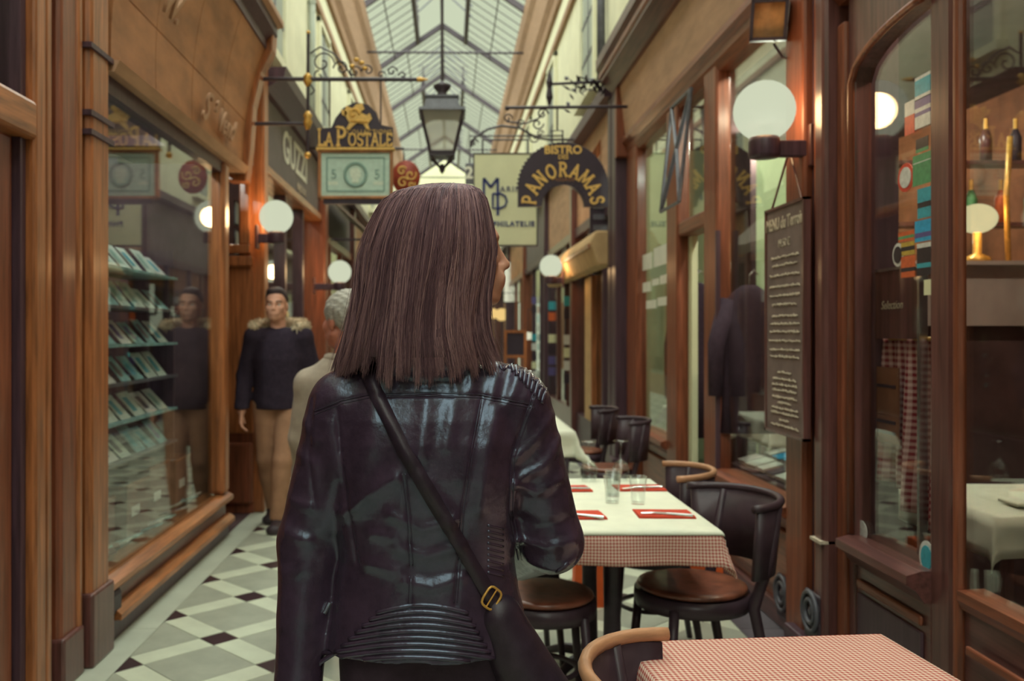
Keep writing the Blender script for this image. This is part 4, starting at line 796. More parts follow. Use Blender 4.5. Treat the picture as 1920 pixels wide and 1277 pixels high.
# text on the narrow window
t = thing('window_lettering', 'rows of white notice strips on the narrow restaurant window', 'lettering', (1.596, 7, 1.6))
for (x0, x1, y0, y1) in ((1197, 1222, 480, 505), (1226, 1258, 464, 494), (1200, 1220, 530, 548), (1223, 1235, 522, 536), (1238, 1256, 515, 532), (1212, 1230, 562, 580), (1233, 1254, 556, 574)):
    ya_, za = yz(x0, y0, 1.596); yb_, zb = yz(x1, y1, 1.596); MB().box(1.5945, 1.5965, yb_, ya_, zb+.01, za-.01).build('notice_strip', 'white_paint', t)
t = thing('door_sign', 'white oval notice hanging inside the big restaurant window', 'sign', (1.66, *yz(1362, 530, 1.66))); y_, z_ = yz(1362, 500, 1.66)
MB().tube([(1.66, y_+.05*math.cos(a*PI/10), z_+.085*math.sin(a*PI/10)) for a in range(20)], .012, 6, closed=True).build('oval_ring', 'white_paint', t); MB().box(1.655, 1.665, y_-.03, y_+.03, z_-.03, z_+.03).build('oval_print', 'white_paint', t); MB().tube([(1.66, y_, z_+.085), (1.66, y_, z_+.3)], .004, 5).build('cord', 'iron', t)
for i, (px, py) in enumerate(((1466, 1112), (1520, 1146))):
    Y = 4.12-.1*i; c = P(px, py, Y); c.x = 1.56 if i == 0 else 1.49; c.y = F*c.x/(px-VX); c.z = CZ-(py-VY)*c.y/F
    t = thing('cast_rosette', ['round cast iron rosette at the foot of the stall panel', 'round cast iron rosette at the foot of the door pilaster'][i], 'ornament', c)
    for r in (.075, .045): MB().tube([(c.x-.005, c.y+r*math.cos(a*PI/12), c.z+r*1.05*math.sin(a*PI/12)) for a in range(24)], .01, 6, closed=True).build('ring', 'steel_blue', t, True)
    MB().ball(c, .02, 10, (.5,1,1)).build('boss', 'steel_blue', t, True); MB().box(c.x, c.x+.02, c.y-.075, c.y+.075, c.z-.12, c.z+.08).build('back_plate', 'iron', t, bevel=.01)
# ================================================================== tables, chairs and what stands on them
def uv_mesh(name, V, Fc, UV, m_, parent=None, smooth=True):
    me = bpy.data.meshes.new(name); me.from_pydata([tuple(v) for v in V], [], Fc); me.update(); ul = me.uv_layers.new(name='UVMap')
    for l in me.loops: ul.data[l.index].uv = UV[l.vertex_index]
    return link(name, me, m_, parent, smooth)
def cloth(name, cx, cy, z, a, b, drop, rz, m_, label, group=None, wav=.012, step=.02, solid=.003):
    def axis(h): 
        n = max(2, round(2*h/step)); k = max(2, round(drop/step)); return [-h-drop+drop*i/k for i in range(k)]+[-h+2*h*i/n for i in range(n+1)]+[h+drop*(i+1)/k for i in range(k)]
    us, vs = axis(a), axis(b); V = []; UV = []; ca, sa = math.cos(rz), math.sin(rz)
    for v in vs:
        for u_ in us:
            ex = max(abs(u_)-a, 0); ey = max(abs(v)-b, 0); d = max(ex, ey)+.35*min(ex, ey)
            w_ = wav*(d/drop)*(math.sin(u_*19+v*7)+.6*math.sin(v*23-u_*5)) if drop else 0
            x = math.copysign(min(abs(u_), a)+(.10*ex+.2*min(ex, ey)+(w_ if ex > 0 else 0)+(.004 if ex > 0 else 0)), u_)
            y = math.copysign(min(abs(v), b)+(.10*ey+.2*min(ex, ey)+(w_ if ey > 0 else 0)+(.004 if ey > 0 else 0)), v)
            V.append((cx+x*ca-y*sa, cy+x*sa+y*ca, z-d*.97)); UV.append((u_, v))
    n = len(us); Fc = [(j*n+i, j*n+i+1, (j+1)*n+i+1, (j+1)*n+i) for j in range(len(vs)-1) for i in range(n-1)]
    o = uv_mesh(name, V, Fc, UV, m_); so = o.modifiers.new('solid', 'SOLIDIFY'); so.thickness = solid; so.offset = -1 if False else 1
    return tag(o, label, 'tablecloth', group)
def table(cx, cy, a, b, rz, label, ped=((0, 0),), h=.735):
    t = thing('dining_table', label, 'table', (cx, cy, 0), rz, group='bistro tables')
    R = Matrix.Translation((cx, cy, 0)) @ Matrix.Rotation(rz, 4, 'Z')
    MB().box(-a, a, -b, b, h-.028, h).xf(R).build('tabletop', 'wood_dark', t, bevel=.006)
    for dx, dy in ped:
        MB().lathe([(.05, .03), (.035, .08), (.03, .4), (.035, h-.08), (.1, h-.03)], (0,0,0), 14).xf(R @ Matrix.Translation((dx, dy, 0))).build('pedestal', 'iron', t, True)
        for k in range(4):
            an = PI/4+k*PI/2; MB().tube([(0,0,.07), (.13*math.cos(an), .13*math.sin(an), .05), (.24*math.cos(an), .24*math.sin(an), .012)], [.026, .022, .012], 8).xf(R @ Matrix.Translation((dx, dy, 0))).build('foot', 'iron', t, True)
    return t
def chair_proto():
    t = thing('bistro_chair', 'x', 'chair', (0,0,0), group='dark bentwood bistro chairs')
    MB().lathe([(.001, .445), (.15, .447), (.19, .455), (.2, .465), (.195, .475), (.17, .478), (.001, .468)], (0,0,0), 28).build('seat', 'seat_wood', t, True)
    MB().lathe([(.17, .395), (.205, .395), (.21, .42), (.208, .452), (.17, .448)], (0,0,0), 28).build('seat_frame', 'chair_dark', t, True)
    for sx in (-1, 1):
        MB().tube([(sx*.15, .14, .42), (sx*.175, .175, 0)], [.019, .014], 8).build('leg', 'chair_dark', t, True)
        MB().tube([(sx*.19, -.235, .78), (sx*.195, -.2, .6), (sx*.165, -.155, .42), (sx*.175, -.2, .2), (sx*.19, -.235, 0)], [.016, .02, .022, .018, .014], 8).build('leg', 'chair_dark', t, True)
    MB().tube([(.145*math.cos(a*PI/12), .145*math.sin(a*PI/12)-.01, .2) for a in range(24)], .010, 8, closed=True).build('stretcher_ring', 'chair_dark', t, True)
    arc = lambda r, a: (r*math.cos(a), r*math.sin(a)*.9-.09)
    N = 18; vs = []; fs = []
    for i in range(N+1):
        a = math.radians(188+164*i/N)
        for r, z in ((.215, .53), (.232, .53), (.232, .785), (.215, .785)):
            x, y = arc(r+(z-.53)*.1, a); vs.append((x, y, z-.05*abs(i/N-.5)**2*(1 if z > .7 else 0)))
    for i in range(N):
        for k in range(4): fs.append((i*4+k, i*4+(k+1) % 4, i*4+4+(k+1) % 4, i*4+4+k))
    fs += [(0,1,2,3), (N*4+3, N*4+2, N*4+1, N*4)]
    MB().add(vs, fs).build('backrest', 'chair_dark', t, True)
    MB().tube([(*arc(.251, math.radians(184+172*i/N)), .793-.03*abs(i/N-.5)**2) for i in range(N+1)], .0145, 8).build('top_rail', 'chair_edge', t, True)
    return t
CH = chair_proto()
dark_rail = [x for x in bpy.data.objects if x.parent == CH and x.name.startswith('top_rail')][0].data.copy(); dark_rail.materials.clear(); dark_rail.materials.append(M['chair_dark'])
spots = [(.53, 1.60, -PI/2-.05, 'bistro chair with pale curved top rail tucked at the nearest gingham table'),
 (.90, 3.33, PI/2+.2, 'dark bistro chair with round polished seat right of the laid table'),
 (.88, 3.98, PI/2-.1, 'dark bistro chair at the far right corner of the laid table'),
 (.34, 3.22, -PI/2, 'dark bistro chair left of the laid table, its seat beside the leather sleeve'),
 (.30, 3.82, -PI/2+.1, 'dark bistro chair at the far left corner of the laid table, behind the woman'),
 (1.1, 6.2, PI/2, 'dark bistro chair right of the distant white table, by the narrow window'),
 (1.05, 7.1, PI/2, 'dark bistro chair furthest along, right of the distant white table')]
for i, (x, y, rz, lb) in enumerate(spots):
    o = CH if i == 0 else copy_tree(CH); o.location = (x, y, 0); o.rotation_euler.z = rz; o['label'] = lb
    if i == 0: o.scale = (.9, .9, 1)
    elif i == 1: o.scale = (1, 1, 1)
    if i not in (0, 2):
        for ch in bpy.data.objects:
            if ch.parent == o and ch.name.startswith('top_rail'): ch.data = dark_rail
table(.692, 1.60, .275, .33, .09, 'bistro table under the nearest red gingham cloth')
cloth('tablecloth', .692, 1.60, .737, .285, .345, .19, .09, 'gingham', 'red and white gingham cloth on the nearest table at the bottom right', 'red gingham tablecloths')
table(.59, 3.50, .30, .52, 0, 'laid bistro table under white paper and red gingham in mid passage', ((0, -.26), (0, .26)))
cloth('tablecloth', .59, 3.50, .737, .31, .53, .11, 0, 'gingham', 'red gingham cloth hanging under the white paper of the laid table', 'red gingham tablecloths')
cloth('paper_cover', .59, 3.50, .7415, .312, .532, .012, 0, 'cloth_white', 'white paper cover spread over the laid gingham table', None, .0, .03, .0012)
table(.56, 6.7, .27, .75, 0, 'distant table under a rumpled white cloth beyond the laid table', ((0, -.45), (0, .45)))
cloth('tablecloth', .56, 6.7, .737, .28, .76, .17, 0, 'cloth_white', 'rumpled white cloth hanging on the distant table', None, .035, .03)
TZ = .7432
for i, (x, y, lb) in enumerate(((.455, 3.22, 'near left red napkin beside the leather sleeve'), (.775, 3.24, 'near right red napkin on the laid table'), (.49, 3.76, 'far left red napkin on the laid table'), (.80, 3.78, 'far right red napkin on the laid table'))):
    R = Matrix.Translation((x, y, TZ)) @ Matrix.Rotation([.05, -.04, .08, .02][i], 4, 'Z'); t = thing('napkin', lb, 'napkin', (x, y, TZ), group='red napkins on the laid table')
    MB().box(-.1, .1, -.075, .075, 0, .004).xf(R).build('lower_fold', 'napkin', t, bevel=.0015); MB().box(-.098, .098, -.074, .03, .004, .008).xf(R).build('upper_fold', 'napkin', t, bevel=.0015)
    k = thing('fork', ['fork on the near left napkin', 'fork on the near right napkin', 'fork on the far left napkin', 'fork on the far right napkin'][i], 'fork', (x, y, TZ+.0085), group='cutlery on the laid table')
    R2 = R @ Matrix.Translation((.0, -.05, .0105)) @ Matrix.Rotation(PI/2+.2*i-.3, 4, 'Z')
    MB().tube([(-.012, -.09, 0), (-.0, .0, .003), (0, .04, .004)], [.006, .004, .004], 6).xf(R2).build('handle', 'silver', k); 
    for dx in (-.009, -.003, .003, .009): MB().tube([(dx*.6, .04, .004), (dx, .05, .004), (dx, .088, .002)], .0016, 5).xf(R2).build('tine', 'silver', k)
def wine(x, y, lb, inv=True):
    t = thing('wine_glass', lb, 'glass', (x, y, TZ), group='upturned wine glasses')
    z = lambda h: TZ+(.175-h if inv else h)
    pr = [(.034, 0), (.034, .003), (.006, .008)]; MB().lathe([(r, z(h)) for r, h in pr], (x, y, 0), 20).build('foot', 'drink_glass', t, True)
    MB().lathe([(.005, z(.006)), (.004, z(.04)), (.006, z(.085))], (x, y, 0), 10).build('stem', 'drink_glass', t, True)
    pr = [(.006, .085), (.026, .098), (.037, .125), (.036, .15), (.031, .175)]
    mb = MB().lathe([(r, z(h)) for r, h in pr]+[(r-.0015, z(h)) for r, h in pr[::-1]], (x, y, 0), 24); mb.f = mb.f[:-2]; mb.build('bowl', 'drink_glass', t, True)
def tumbler(x, y, lb):
    t = thing('tumbler', lb, 'glass', (x, y, TZ), group='tumblers on the laid table'); pr = [(.026, 0), (.028, .05), (.034, .105)]
    mb = MB().lathe([(.001, TZ)]+[(r, TZ+h) for r, h in pr]+[(r-.002, TZ+max(h, .008)) for r, h in pr[::-1]]+[(.001, TZ+.008)], (x, y, 0), 24); mb.build('glass_wall', 'drink_glass', t, True)
    MB().tube([(x+.034*math.cos(a*PI/12), y+.034*math.sin(a*PI/12), TZ+.105) for a in range(24)], .0015, 5, closed=True).build('rim', 'drink_glass', t, True)
wine(.765, 3.99, 'upturned wine glass at the far edge of the laid table'); wine(.62, 3.97, 'upturned wine glass nearest the woman on the far table edge')
tumbler(.63, 3.46, 'tumbler standing in the middle of the laid table'); tumbler(.725, 3.44, 'tumbler right of the middle of the laid table'); tumbler(.66, 3.60, 'tumbler furthest back in the middle of the laid table')
for i, (x, y, lb) in enumerate(((.74, 4.62, 'orange paper bag on the floor seen under the laid table, nearer the woman'), (1.28, 4.55, 'orange paper bag on the floor behind the round seat chair'))):
    t = thing('paper_bag', lb, 'bag', (x, y, 0), group='orange bags on the floor'); MB().prism([(x-.1, .0), (x+.1, 0), (x+.09, .34), (x-.09, .34)], 'y', y-.05, y+.05).build('bag_body', 'orange', t); MB().tube([(x-.04, y, .34), (x-.03, y, .42), (x+.03, y, .42), (x+.04, y, .34)], .005, 6).build('bag_handle', 'brown_card', t)
# easel in the distance
c = P(966, 645, 9.0); t = thing('menu_easel', 'distant wooden easel with black panel beyond the leather shoulder', 'easel', (c.x, 9, 0))
MB().box(c.x-.09, c.x+.09, 9, 9.02, c.z-.12, c.z+.11).build('black_panel', 'sign_black', t)
for a in (-1, 1):
    MB().box(c.x+a*.1-.015, c.x+a*.1+.015, 8.98, 9.02, 0, c.z+.14).build('leg', 'wood_warm', t); MB().box(c.x-.1, c.x+.1, 8.985, 9.02, c.z+a*.125-.015, c.z+a*.125+.015).build('frame_rail', 'wood_warm', t)
# ================================================================== left stamp window display
rnd = random.Random(11)
W1b = thing('display_shelves', 'stepped shelf rack of stamps behind the left shop glass', 'shelf', (-1.8, 5.0, .3))
ORD = ['first', 'second', 'third', 'fourth', 'fifth', 'sixth', 'seventh', 'eighth', 'ninth', 'tenth', 'eleventh', 'twelfth', 'thirteenth', 'fourteenth', 'fifteenth', 'sixteenth', 'seventeenth', 'eighteenth']
for i in range(6): MB().box(-1.98, -1.68, 4.26, 5.6, .72+i*.2, .735+i*.2).build('shelf_board', 'paper_teal' if i % 2 else 'steel_blue', W1b)
for y in (4.26, 5.58): MB().box(-1.98, -1.70, y, y+.02, .62, 1.9).build('shelf_upright', 'wood_deep', W1b)
for i in range(6):
    for k in range(6):
        y = 4.31+k*.205+rnd.uniform(0, .02); z = .737+i*.2; w = rnd.uniform(.13, .18); h = rnd.uniform(.11, .15)
        t = thing('stamp_card', 'stamp sheet %s from the pilaster on the %s shelf up of the left rack' % (ORD[k], ORD[i]), 'stamp card', (-1.75, y, z), group='stamp sheets on the display rack')
        x0 = -1.71; x1 = x0-.11
        MB().add([(x0,y,z),(x0,y+w,z),(x1,y+w,z+h),(x1,y,z+h),(x0-.004,y,z),(x0-.004,y+w,z),(x1-.004,y+w,z+h),(x1-.004,y,z+h)], [(0,1,2,3),(7,6,5,4),(0,4,5,1),(1,5,6,2),(2,6,7,3),(3,7,4,0)]).build('sheet', ['paper', 'paper_teal', 'paper', 'st_white'][rnd.randrange(4)], t)
        f = lambda a, b: (x0+(x1-x0)*b+.002, y+w*a, z+h*b); mk = MB()
        mk.add([f(.15,.2), f(.55,.2), f(.55,.8), f(.15,.8)], [(0,1,2,3)]); mk.build('stamp_print', ['st_teal', 'st_violet', 'bill_ink', 'slab_dark'][rnd.randrange(4)], t)
bx = [(4.25, .30, -1.80, .24, .27, 'open brown filing box nearest the pilaster in the left window'), (4.68, .36, -1.79, .24, .29, 'brown filing box second from the pilaster in the left window'), (5.1, .38, -1.82, .26, .32, 'brown filing box with white tag in the middle of the left window'), (5.55, .36, -1.8, .24, .30, 'brown filing box furthest from the pilaster in the left window')]
for y, ln, x, w, h, lb in bx:
    t = thing('filing_box', lb, 'box', (x, y, .3), group='filing boxes in the left window')
    z0 = .302; b_ = MB(); b_.box(x-w/2, x+w/2, y, y+.008, z0, z0+h); b_.box(x-w/2, x+w/2, y+ln-.008, y+ln, z0, z0+h); b_.box(x-w/2, x-w/2+.008, y, y+ln, z0, z0+h); b_.box(x+w/2-.008, x+w/2, y, y+ln, z0, z0+h); b_.box(x-w/2, x+w/2, y, y+ln, z0, z0+.008); b_.build('box_body', 'box_brown', t)
    MB().box(x-w/2+.02, x+w/2-.02, y+.02, y+ln-.05, z0+.01, z0+h-.03).build('card_stack', 'steel_blue', t); MB().box(x+w/2, x+w/2+.002, y+.08, y+.2, z0+.12, z0+.17).build('white_tag', 'st_white', t); MB().box(x+w/2-.014, x+w/2+.004, y, y+ln, z0+h-.012, z0+h+.002).build('box_rim', 'brown_card', t)
MB_ = MB().box(-2.6, -1.56, 3.99, 6.04, .26, .298).build('window_floor', 'interior', W1)
for i in range(16):
    y = 4.1+i*.12; x = -1.66+rnd.uniform(-.05, .04); t = thing('stamp_packet', 'stamp packet %s from the pilaster along the front of the left window' % ORD[i], 'packet', (x, y, .3), rnd.uniform(-.5, .5), group='stamp packets along the left glass')
    R = wm(t) @ Matrix.Rotation(-.3, 4, 'Y'); MB().box(-.06, .06, -.045, .045, .022, .03).xf(R).build('packet', ['paper', 'paper_teal', 'st_white', 'box_brown'][rnd.randrange(4)], t); MB().box(-.03, .03, -.02, .02, .03, .032).xf(R).build('stamp_print', ['st_violet', 'bill_ink', 'slab_dark'][rnd.randrange(3)], t)
# goods behind the second left shop glass
for i in range(6):
    y = 7.5+.0*i; z = 1.1+i*.24; t = thing('framed_card', 'pale framed card %s from the bottom in the dark left shop window' % ORD[i], 'framed card', (-1.75, y, z), group='framed cards in the dark left shop'); MB().box(-1.76, -1.75, 7.45, 7.75, z, z+.17).build('card', 'st_white', t); MB().box(-1.765, -1.76, 7.43, 7.77, z-.02, z+.19).build('backing', 'iron', t)
# ================================================================== right restaurant interior
def curtain(name, px0, px1, py0, zbot, X, label, m_):
    ya_, zt = yz(px0, py0, X); yb_, _ = yz(px1, py0, X); V = []; UV = []; n = 70; k = 16
    for j in range(k+1):
        for i in range(n+1):
            fy = i/n; y = ya_+(yb_-ya_)*fy; zb = zbot(fy); z = zt+(zb-zt)*j/k; amp = .008+.022*j/k
            V.append((X+amp*math.sin(fy*38+.6*math.sin(j*.3))+amp*.5*math.sin(fy*17), y, z)); UV.append((y, z))
    Fc = [(j*(n+1)+i, j*(n+1)+i+1, (j+1)*(n+1)+i+1, (j+1)*(n+1)+i) for j in range(k) for i in range(n)]
    t = thing('cafe_curtain', label, 'curtain', (X, (ya_+yb_)/2, zt)); o = uv_mesh('curtain_cloth', V, Fc, UV, m_, t); so = o.modifiers.new('solid', 'SOLIDIFY'); so.thickness = .002
    MB().tube([(X, ya_+.05, zt), (X, yb_-.12, zt)], .008, 8).build('curtain_rod', 'gold', t); return t
curtain('c', 1628, 1768, 634, lambda f: .86-.10*f-.05*(f > .55), 1.70, 'red gingham half curtain on a rod behind the door glass', 'gingham_big')
y0, z0 = yz(1632, 686, 1.668); y1, z1 = yz(1686, 836, 1.668); t = thing('card_notice', 'brown card notice hung in front of the gingham curtain', 'notice', (1.668, y1, z1)); MB().box(1.664, 1.67, y1, y0, z1, z0).build('card_sheet', 'brown_card', t)
for zf in (.25, .72, .86): MB().box(1.662, 1.664, y1+.02, y0-.02, z1+(z0-z1)*(1-zf)-.006, z1+(z0-z1)*(1-zf)+.006).build('printed_line', 'sign_black', t)
y0, z0 = yz(1616, 515, 1.66); y1, z1 = yz(1722, 636, 1.66); t = thing('menu_case', 'dark framed menu case with silver edge inside the door glass', 'menu frame', (1.66, y1, z1)); MB().box(1.66, 1.68, y1, y0, z1, z0).build('case_panel', 'wood_dark', t)
fr = MB(); fr.box(1.655, 1.685, y1-.015, y1, .45, z0+.01); fr.box(1.655, 1.685, y0, y0+.015, .45, z0+.01); fr.box(1.655, 1.685, y1, y0, z0, z0+.012); fr.build('case_frame', 'silver', t); text('case_lettering', 'Selection', 'chalk', t, (1.657, (y0+y1)/2-.03, z0-.13), .045, xdir=(0,-1,0), shear=.3, ext=.0005)
t = thing('bar_counter', 'brushed steel bar front inside the right restaurant', 'counter', (2.9, 4.3, 0)); MB().box(2.3, 3.2, 4.5, 4.56, 1.43, 1.73).build('steel_front', 'steel', t); MB().box(2.28, 3.2, 4.44, 5.0, 1.73, 1.75).build('counter_top', 'steel', t); MB().box(2.3, 3.2, 4.56, 5.0, 0, 1.73).build('counter_body', 'interior', t)
c = P(1832, 410, 4.62); t = thing('bar_lamp', 'oval glowing lamp standing on the steel bar counter', 'lamp', (c.x, c.y, 1.75)); MB().ball(c, .095, 24, (1, 1, .8)).build('lamp_shade', 'globe_warm', t, True); MB().tube([(c.x+.16, c.y, 1.75), (c.x+.15, c.y, 2.1), (c.x+.17, c.y, 2.4)], .014, 8).build('brass_pole', 'gold', t, True); MB().lathe([(.07, 1.75), (.06, 1.78), (.02, 1.8), (.02, c.z-.07)], (c.x, c.y, 0), 14).build('lamp_base', 'gold', t, True)
l = bpy.data.lights.new('bar_light', 'POINT'); l.energy = 22; l.color = (1,.55,.22); l.shadow_soft_size = .07; lo = bpy.data.objects.new('bar_light', l); COL.objects.link(lo); lo.parent = t; lo.matrix_parent_inverse = wm(t).inverted(); lo.location = c
def shelf_bottles():
    t = thing('bar_shelf', 'dark wooden bar shelf above the steel counter', 'shelf', (3.3, 5.2, 2.0)); 
    for z in (2.0, 2.35): MB().box(2.4, 3.9, 5.1, 5.25, z, z+.02).build('shelf_board', 'wood_dark', t)
    for i in range(10):
        z = (2.022, 2.372)[i % 2]; x = 3.0+.085*i; b_ = thing('bottle', '%s bottle, %s from the left on the shelf above the steel bar' % (['green', 'brown', 'orange', 'black'][i % 4], ORD[i]), 'bottle', (x, 5.17, z), group='bottles on the bar shelf')
        MB().lathe([(.03, z), (.032, z+.14), (.012, z+.19)], (x, 5.17, 0), 10).build('bottle_body', ['st_green', 'wood_dark', 'st_orange', 'sign_black'][i % 4], b_, True); MB().lathe([(.012, z+.19), (.011, z+.25)], (x, 5.17, 0), 8).build('bottle_neck', 'gold', b_)
shelf_bottles()
def inner_table(cx, cy, lb, lb2):
    t = thing('dining_table', lb, 'table', (cx, cy, 0)); MB().box(cx-.35, cx+.35, cy-.35, cy+.35, .71, .735).build('tabletop', 'wood_dark', t)
    for sx in (-1, 1):
        for sy in (-1, 1): MB().box(cx+sx*.3-.025, cx+sx*.3+.025, cy+sy*.3-.025, cy+sy*.3+.025, 0, .71).build('leg', 'wood_dark', t)
    cloth('tablecloth', cx, cy, .737, .36, .36, .14, 0, 'cloth_white', lb2, 'white cloths inside the restaurant', .012, .04)
inner_table(2.6, 6.6, 'table inside the restaurant behind the big window', 'white cloth on the table behind the big restaurant window')
inner_table(2.3, 7.75, 'table inside the restaurant behind the narrow window', 'white cloth on the table behind the narrow notice window')
inner_table(2.3, 3.55, 'table inside the restaurant right of the gingham curtain', 'white cloth on the inside table right of the gingham curtain')
for i, (x, y, z, a, m_) in enumerate(((2.2, 3.4, .75, .3, 'cloth_white'), (2.42, 3.5, .75, -.4, 'napkin'))): tag(MB().box(x-.09, x+.09, y-.06, y+.06, z, z+.012).build('folded_napkin', m_, None, bevel=.003), ['white folded napkin on the inside table by the curtain', 'red folded napkin on the inside table by the curtain'][i], 'napkin')
for i, (x, y, rz) in enumerate(((2.35, 2.75, .2), (3.0, 3.5, PI/2))):
    o = copy_tree(CH); o.location = (x, y, 0); o.rotation_euler.z = rz; o['label'] = ['bistro chair inside the restaurant at the far right window', 'bistro chair inside the restaurant deepest in the room'][i]; o['group'] = 'bistro chairs inside the restaurant'
# books on the sloping stand in the big window
t = thing('window_stand', 'sloping wooden stand inside the big restaurant window', 'stand', (1.85, 4.7, .5)); zt = lambda x: .63+(x-1.66)*.25
MB().add([(1.66,4.15,zt(1.66)),(1.66,5.3,zt(1.66)),(2.15,5.3,zt(2.15)),(2.15,4.15,zt(2.15)),(1.66,4.15,.3),(1.66,5.3,.3),(2.15,5.3,.3),(2.15,4.15,.3)], [(0,1,2,3),(7,6,5,4),(0,4,5,1),(1,5,6,2),(2,6,7,3),(3,7,4,0)]).build('stand_body', 'interior', t)
k = 0
for i in range(7):
    for j in range(3):
        x = 1.74+j*.15; y = 4.24+i*.155; z = zt(x)+.014; b_ = thing('booklet', 'booklet %s from the menu board in the %s row of the window stand' % (ORD[i], ['front', 'middle', 'back'][j]), 'booklet', (x, y, z), rnd.uniform(-.12, .12), group='booklets on the window stand')
        R = wm(b_) @ Matrix.Rotation(-math.atan(.25), 4, 'Y'); w, h = rnd.uniform(.05, .065), rnd.uniform(.05, .07)
        MB().box(-w, w, -h, h, -.006, .012).xf(R).build('pages', 'st_white', b_); MB().box(-w-.002, w+.002, -h-.002, h+.002, .012, .016).xf(R).build('cover', ['paper', 'paper_teal', 'st_blue', 'st_white', 'slab_dark', 'paper'][rnd.randrange(6)], b_)
# dark coats hanging inside
def coat(px, py_top, Y, h, w, lb):
    c = P(px, py_top, Y); t = thing('hanging_coat', lb, 'coat', (c.x, c.y, c.z-h)); mb = MB(); prof_ = [(0, .25, .5), (.04, .55, .7), (.1, .9, .8), (.3, .92, .8), (.6, 1.0, .85), (1, 1.12, .9)]; n = 20; vs = []; fs = []
    for v, a, b in prof_:
        for k in range(n):
            an = 2*PI*k/n; rr = 1+.06*math.sin(an*5)*v; vs.append((c.x+w*a*rr*math.cos(an), c.y+w*.45*b*rr*math.sin(an), c.z-v*h))
    for i in range(len(prof_)-1):
        for k in range(n): fs.append((i*n+k, i*n+(k+1) % n, (i+1)*n+(k+1) % n, (i+1)*n+k))
    fs += [tuple(range(n)), tuple(range((len(prof_)-1)*n, len(prof_)*n))[::-1]]; mb.add(vs, fs).build('coat_body', 'black_cloth', t, True)
    for s in (-1, 1): MB().tube([(c.x+s*w*.75, c.y, c.z-.1*h), (c.x+s*w*1.15, c.y-.02, c.z-.4*h), (c.x+s*w*1.2, c.y-.03, c.z-.75*h)], [w*.3, w*.3, w*.24], 10).build('sleeve', 'black_cloth', t, True)
    MB().tube([(c.x, c.y, c.z-.02), (c.x, c.y, c.z+.06), (c.x+.03, c.y, c.z+.09), (c.x+.05, c.y, c.z+.06)], .004, 5).build('hanger_hook', 'silver', t)
    MB().tube([(c.x+.02, c.y, c.z+.08), (1.72, c.y, 2.1)], .004, 5).build('hanger_cord', 'iron', t)
coat(1405, 535, 5.2, .85, .17, 'dark coat hanging inside the big restaurant window'); coat(1306, 530, 6.7, 1.15, .17, 'dark coat hanging inside the narrow doorway')
# postcard racks and added glowing panels far down the right side
rnd = random.Random(21)
for i, (px, Y, lb) in enumerate(((1078, 11.2, 'postcard rack nearest the tan board on the right'), (1046, 13.2, 'postcard rack hung with teal cards under the far globe lamp'), (1012, 15.6, 'postcard rack furthest along beside the wooden easel'))):
    x = (px-VX)*Y/F; t = thing('postcard_rack', lb, 'rack', (x, Y, 0), group='postcard racks down the right side')
    MB().tube([(x, Y, .02), (x, Y, 2.1)], .02, 8).build('pole', 'iron', t); MB().lathe([(.2, 0), (.2, .02), (.03, .04)], (x, Y, 0), 14).build('base', 'iron', t)
    for s in (-1, 1): MB().box(x+s*.12-.012, x+s*.12+.012, Y-.02, Y+.02, .55, 2.05).build('rail', 'iron', t)
    for r in range(9):
        for c_ in (-1, 0, 1):
            if rnd.random() < .25: continue
            z = .6+r*.16; m_ = ['st_white', 'paper', 'st_teal', 'sign_cream', 'st_orange', 'slab_dark', 'st_violet', 'sign_black'][rnd.randrange(8)]
            MB().box(x+c_*.1-.042, x+c_*.1+.042, Y-.035, Y-.028, z, z+.12).build('postcard', m_, t)
for i, (x0, x1) in enumerate(((946, 962), (973, 985))):  # glowing panels added in place of a bright shop front
    a = P(x0, 492, 22); b = P(x1, 566, 22); t = thing('glow_panel', ['wider lit white box sign right beside the woman\'s nose', 'narrower added glowing white panel right of the nose'][i], 'sign', (a.x, 22, b.z), group='added glowing panels far on the right')
    MB().box(a.x, b.x, 22, 22.1, b.z, a.z).build('lit_panel', 'lit_white', t); f = MB(); f.box(a.x-.02, b.x+.02, 21.99, 22.11, a.z, a.z+.03); f.box(a.x-.02, b.x+.02, 21.99, 22.11, b.z-.03, b.z); f.build('glow_panel_case', 'iron', t); MB().bar((b.x, 22.05, a.z+.015), (1.6, 22.05, a.z+.015), .03, .03).build('sign_arm', 'iron', t)
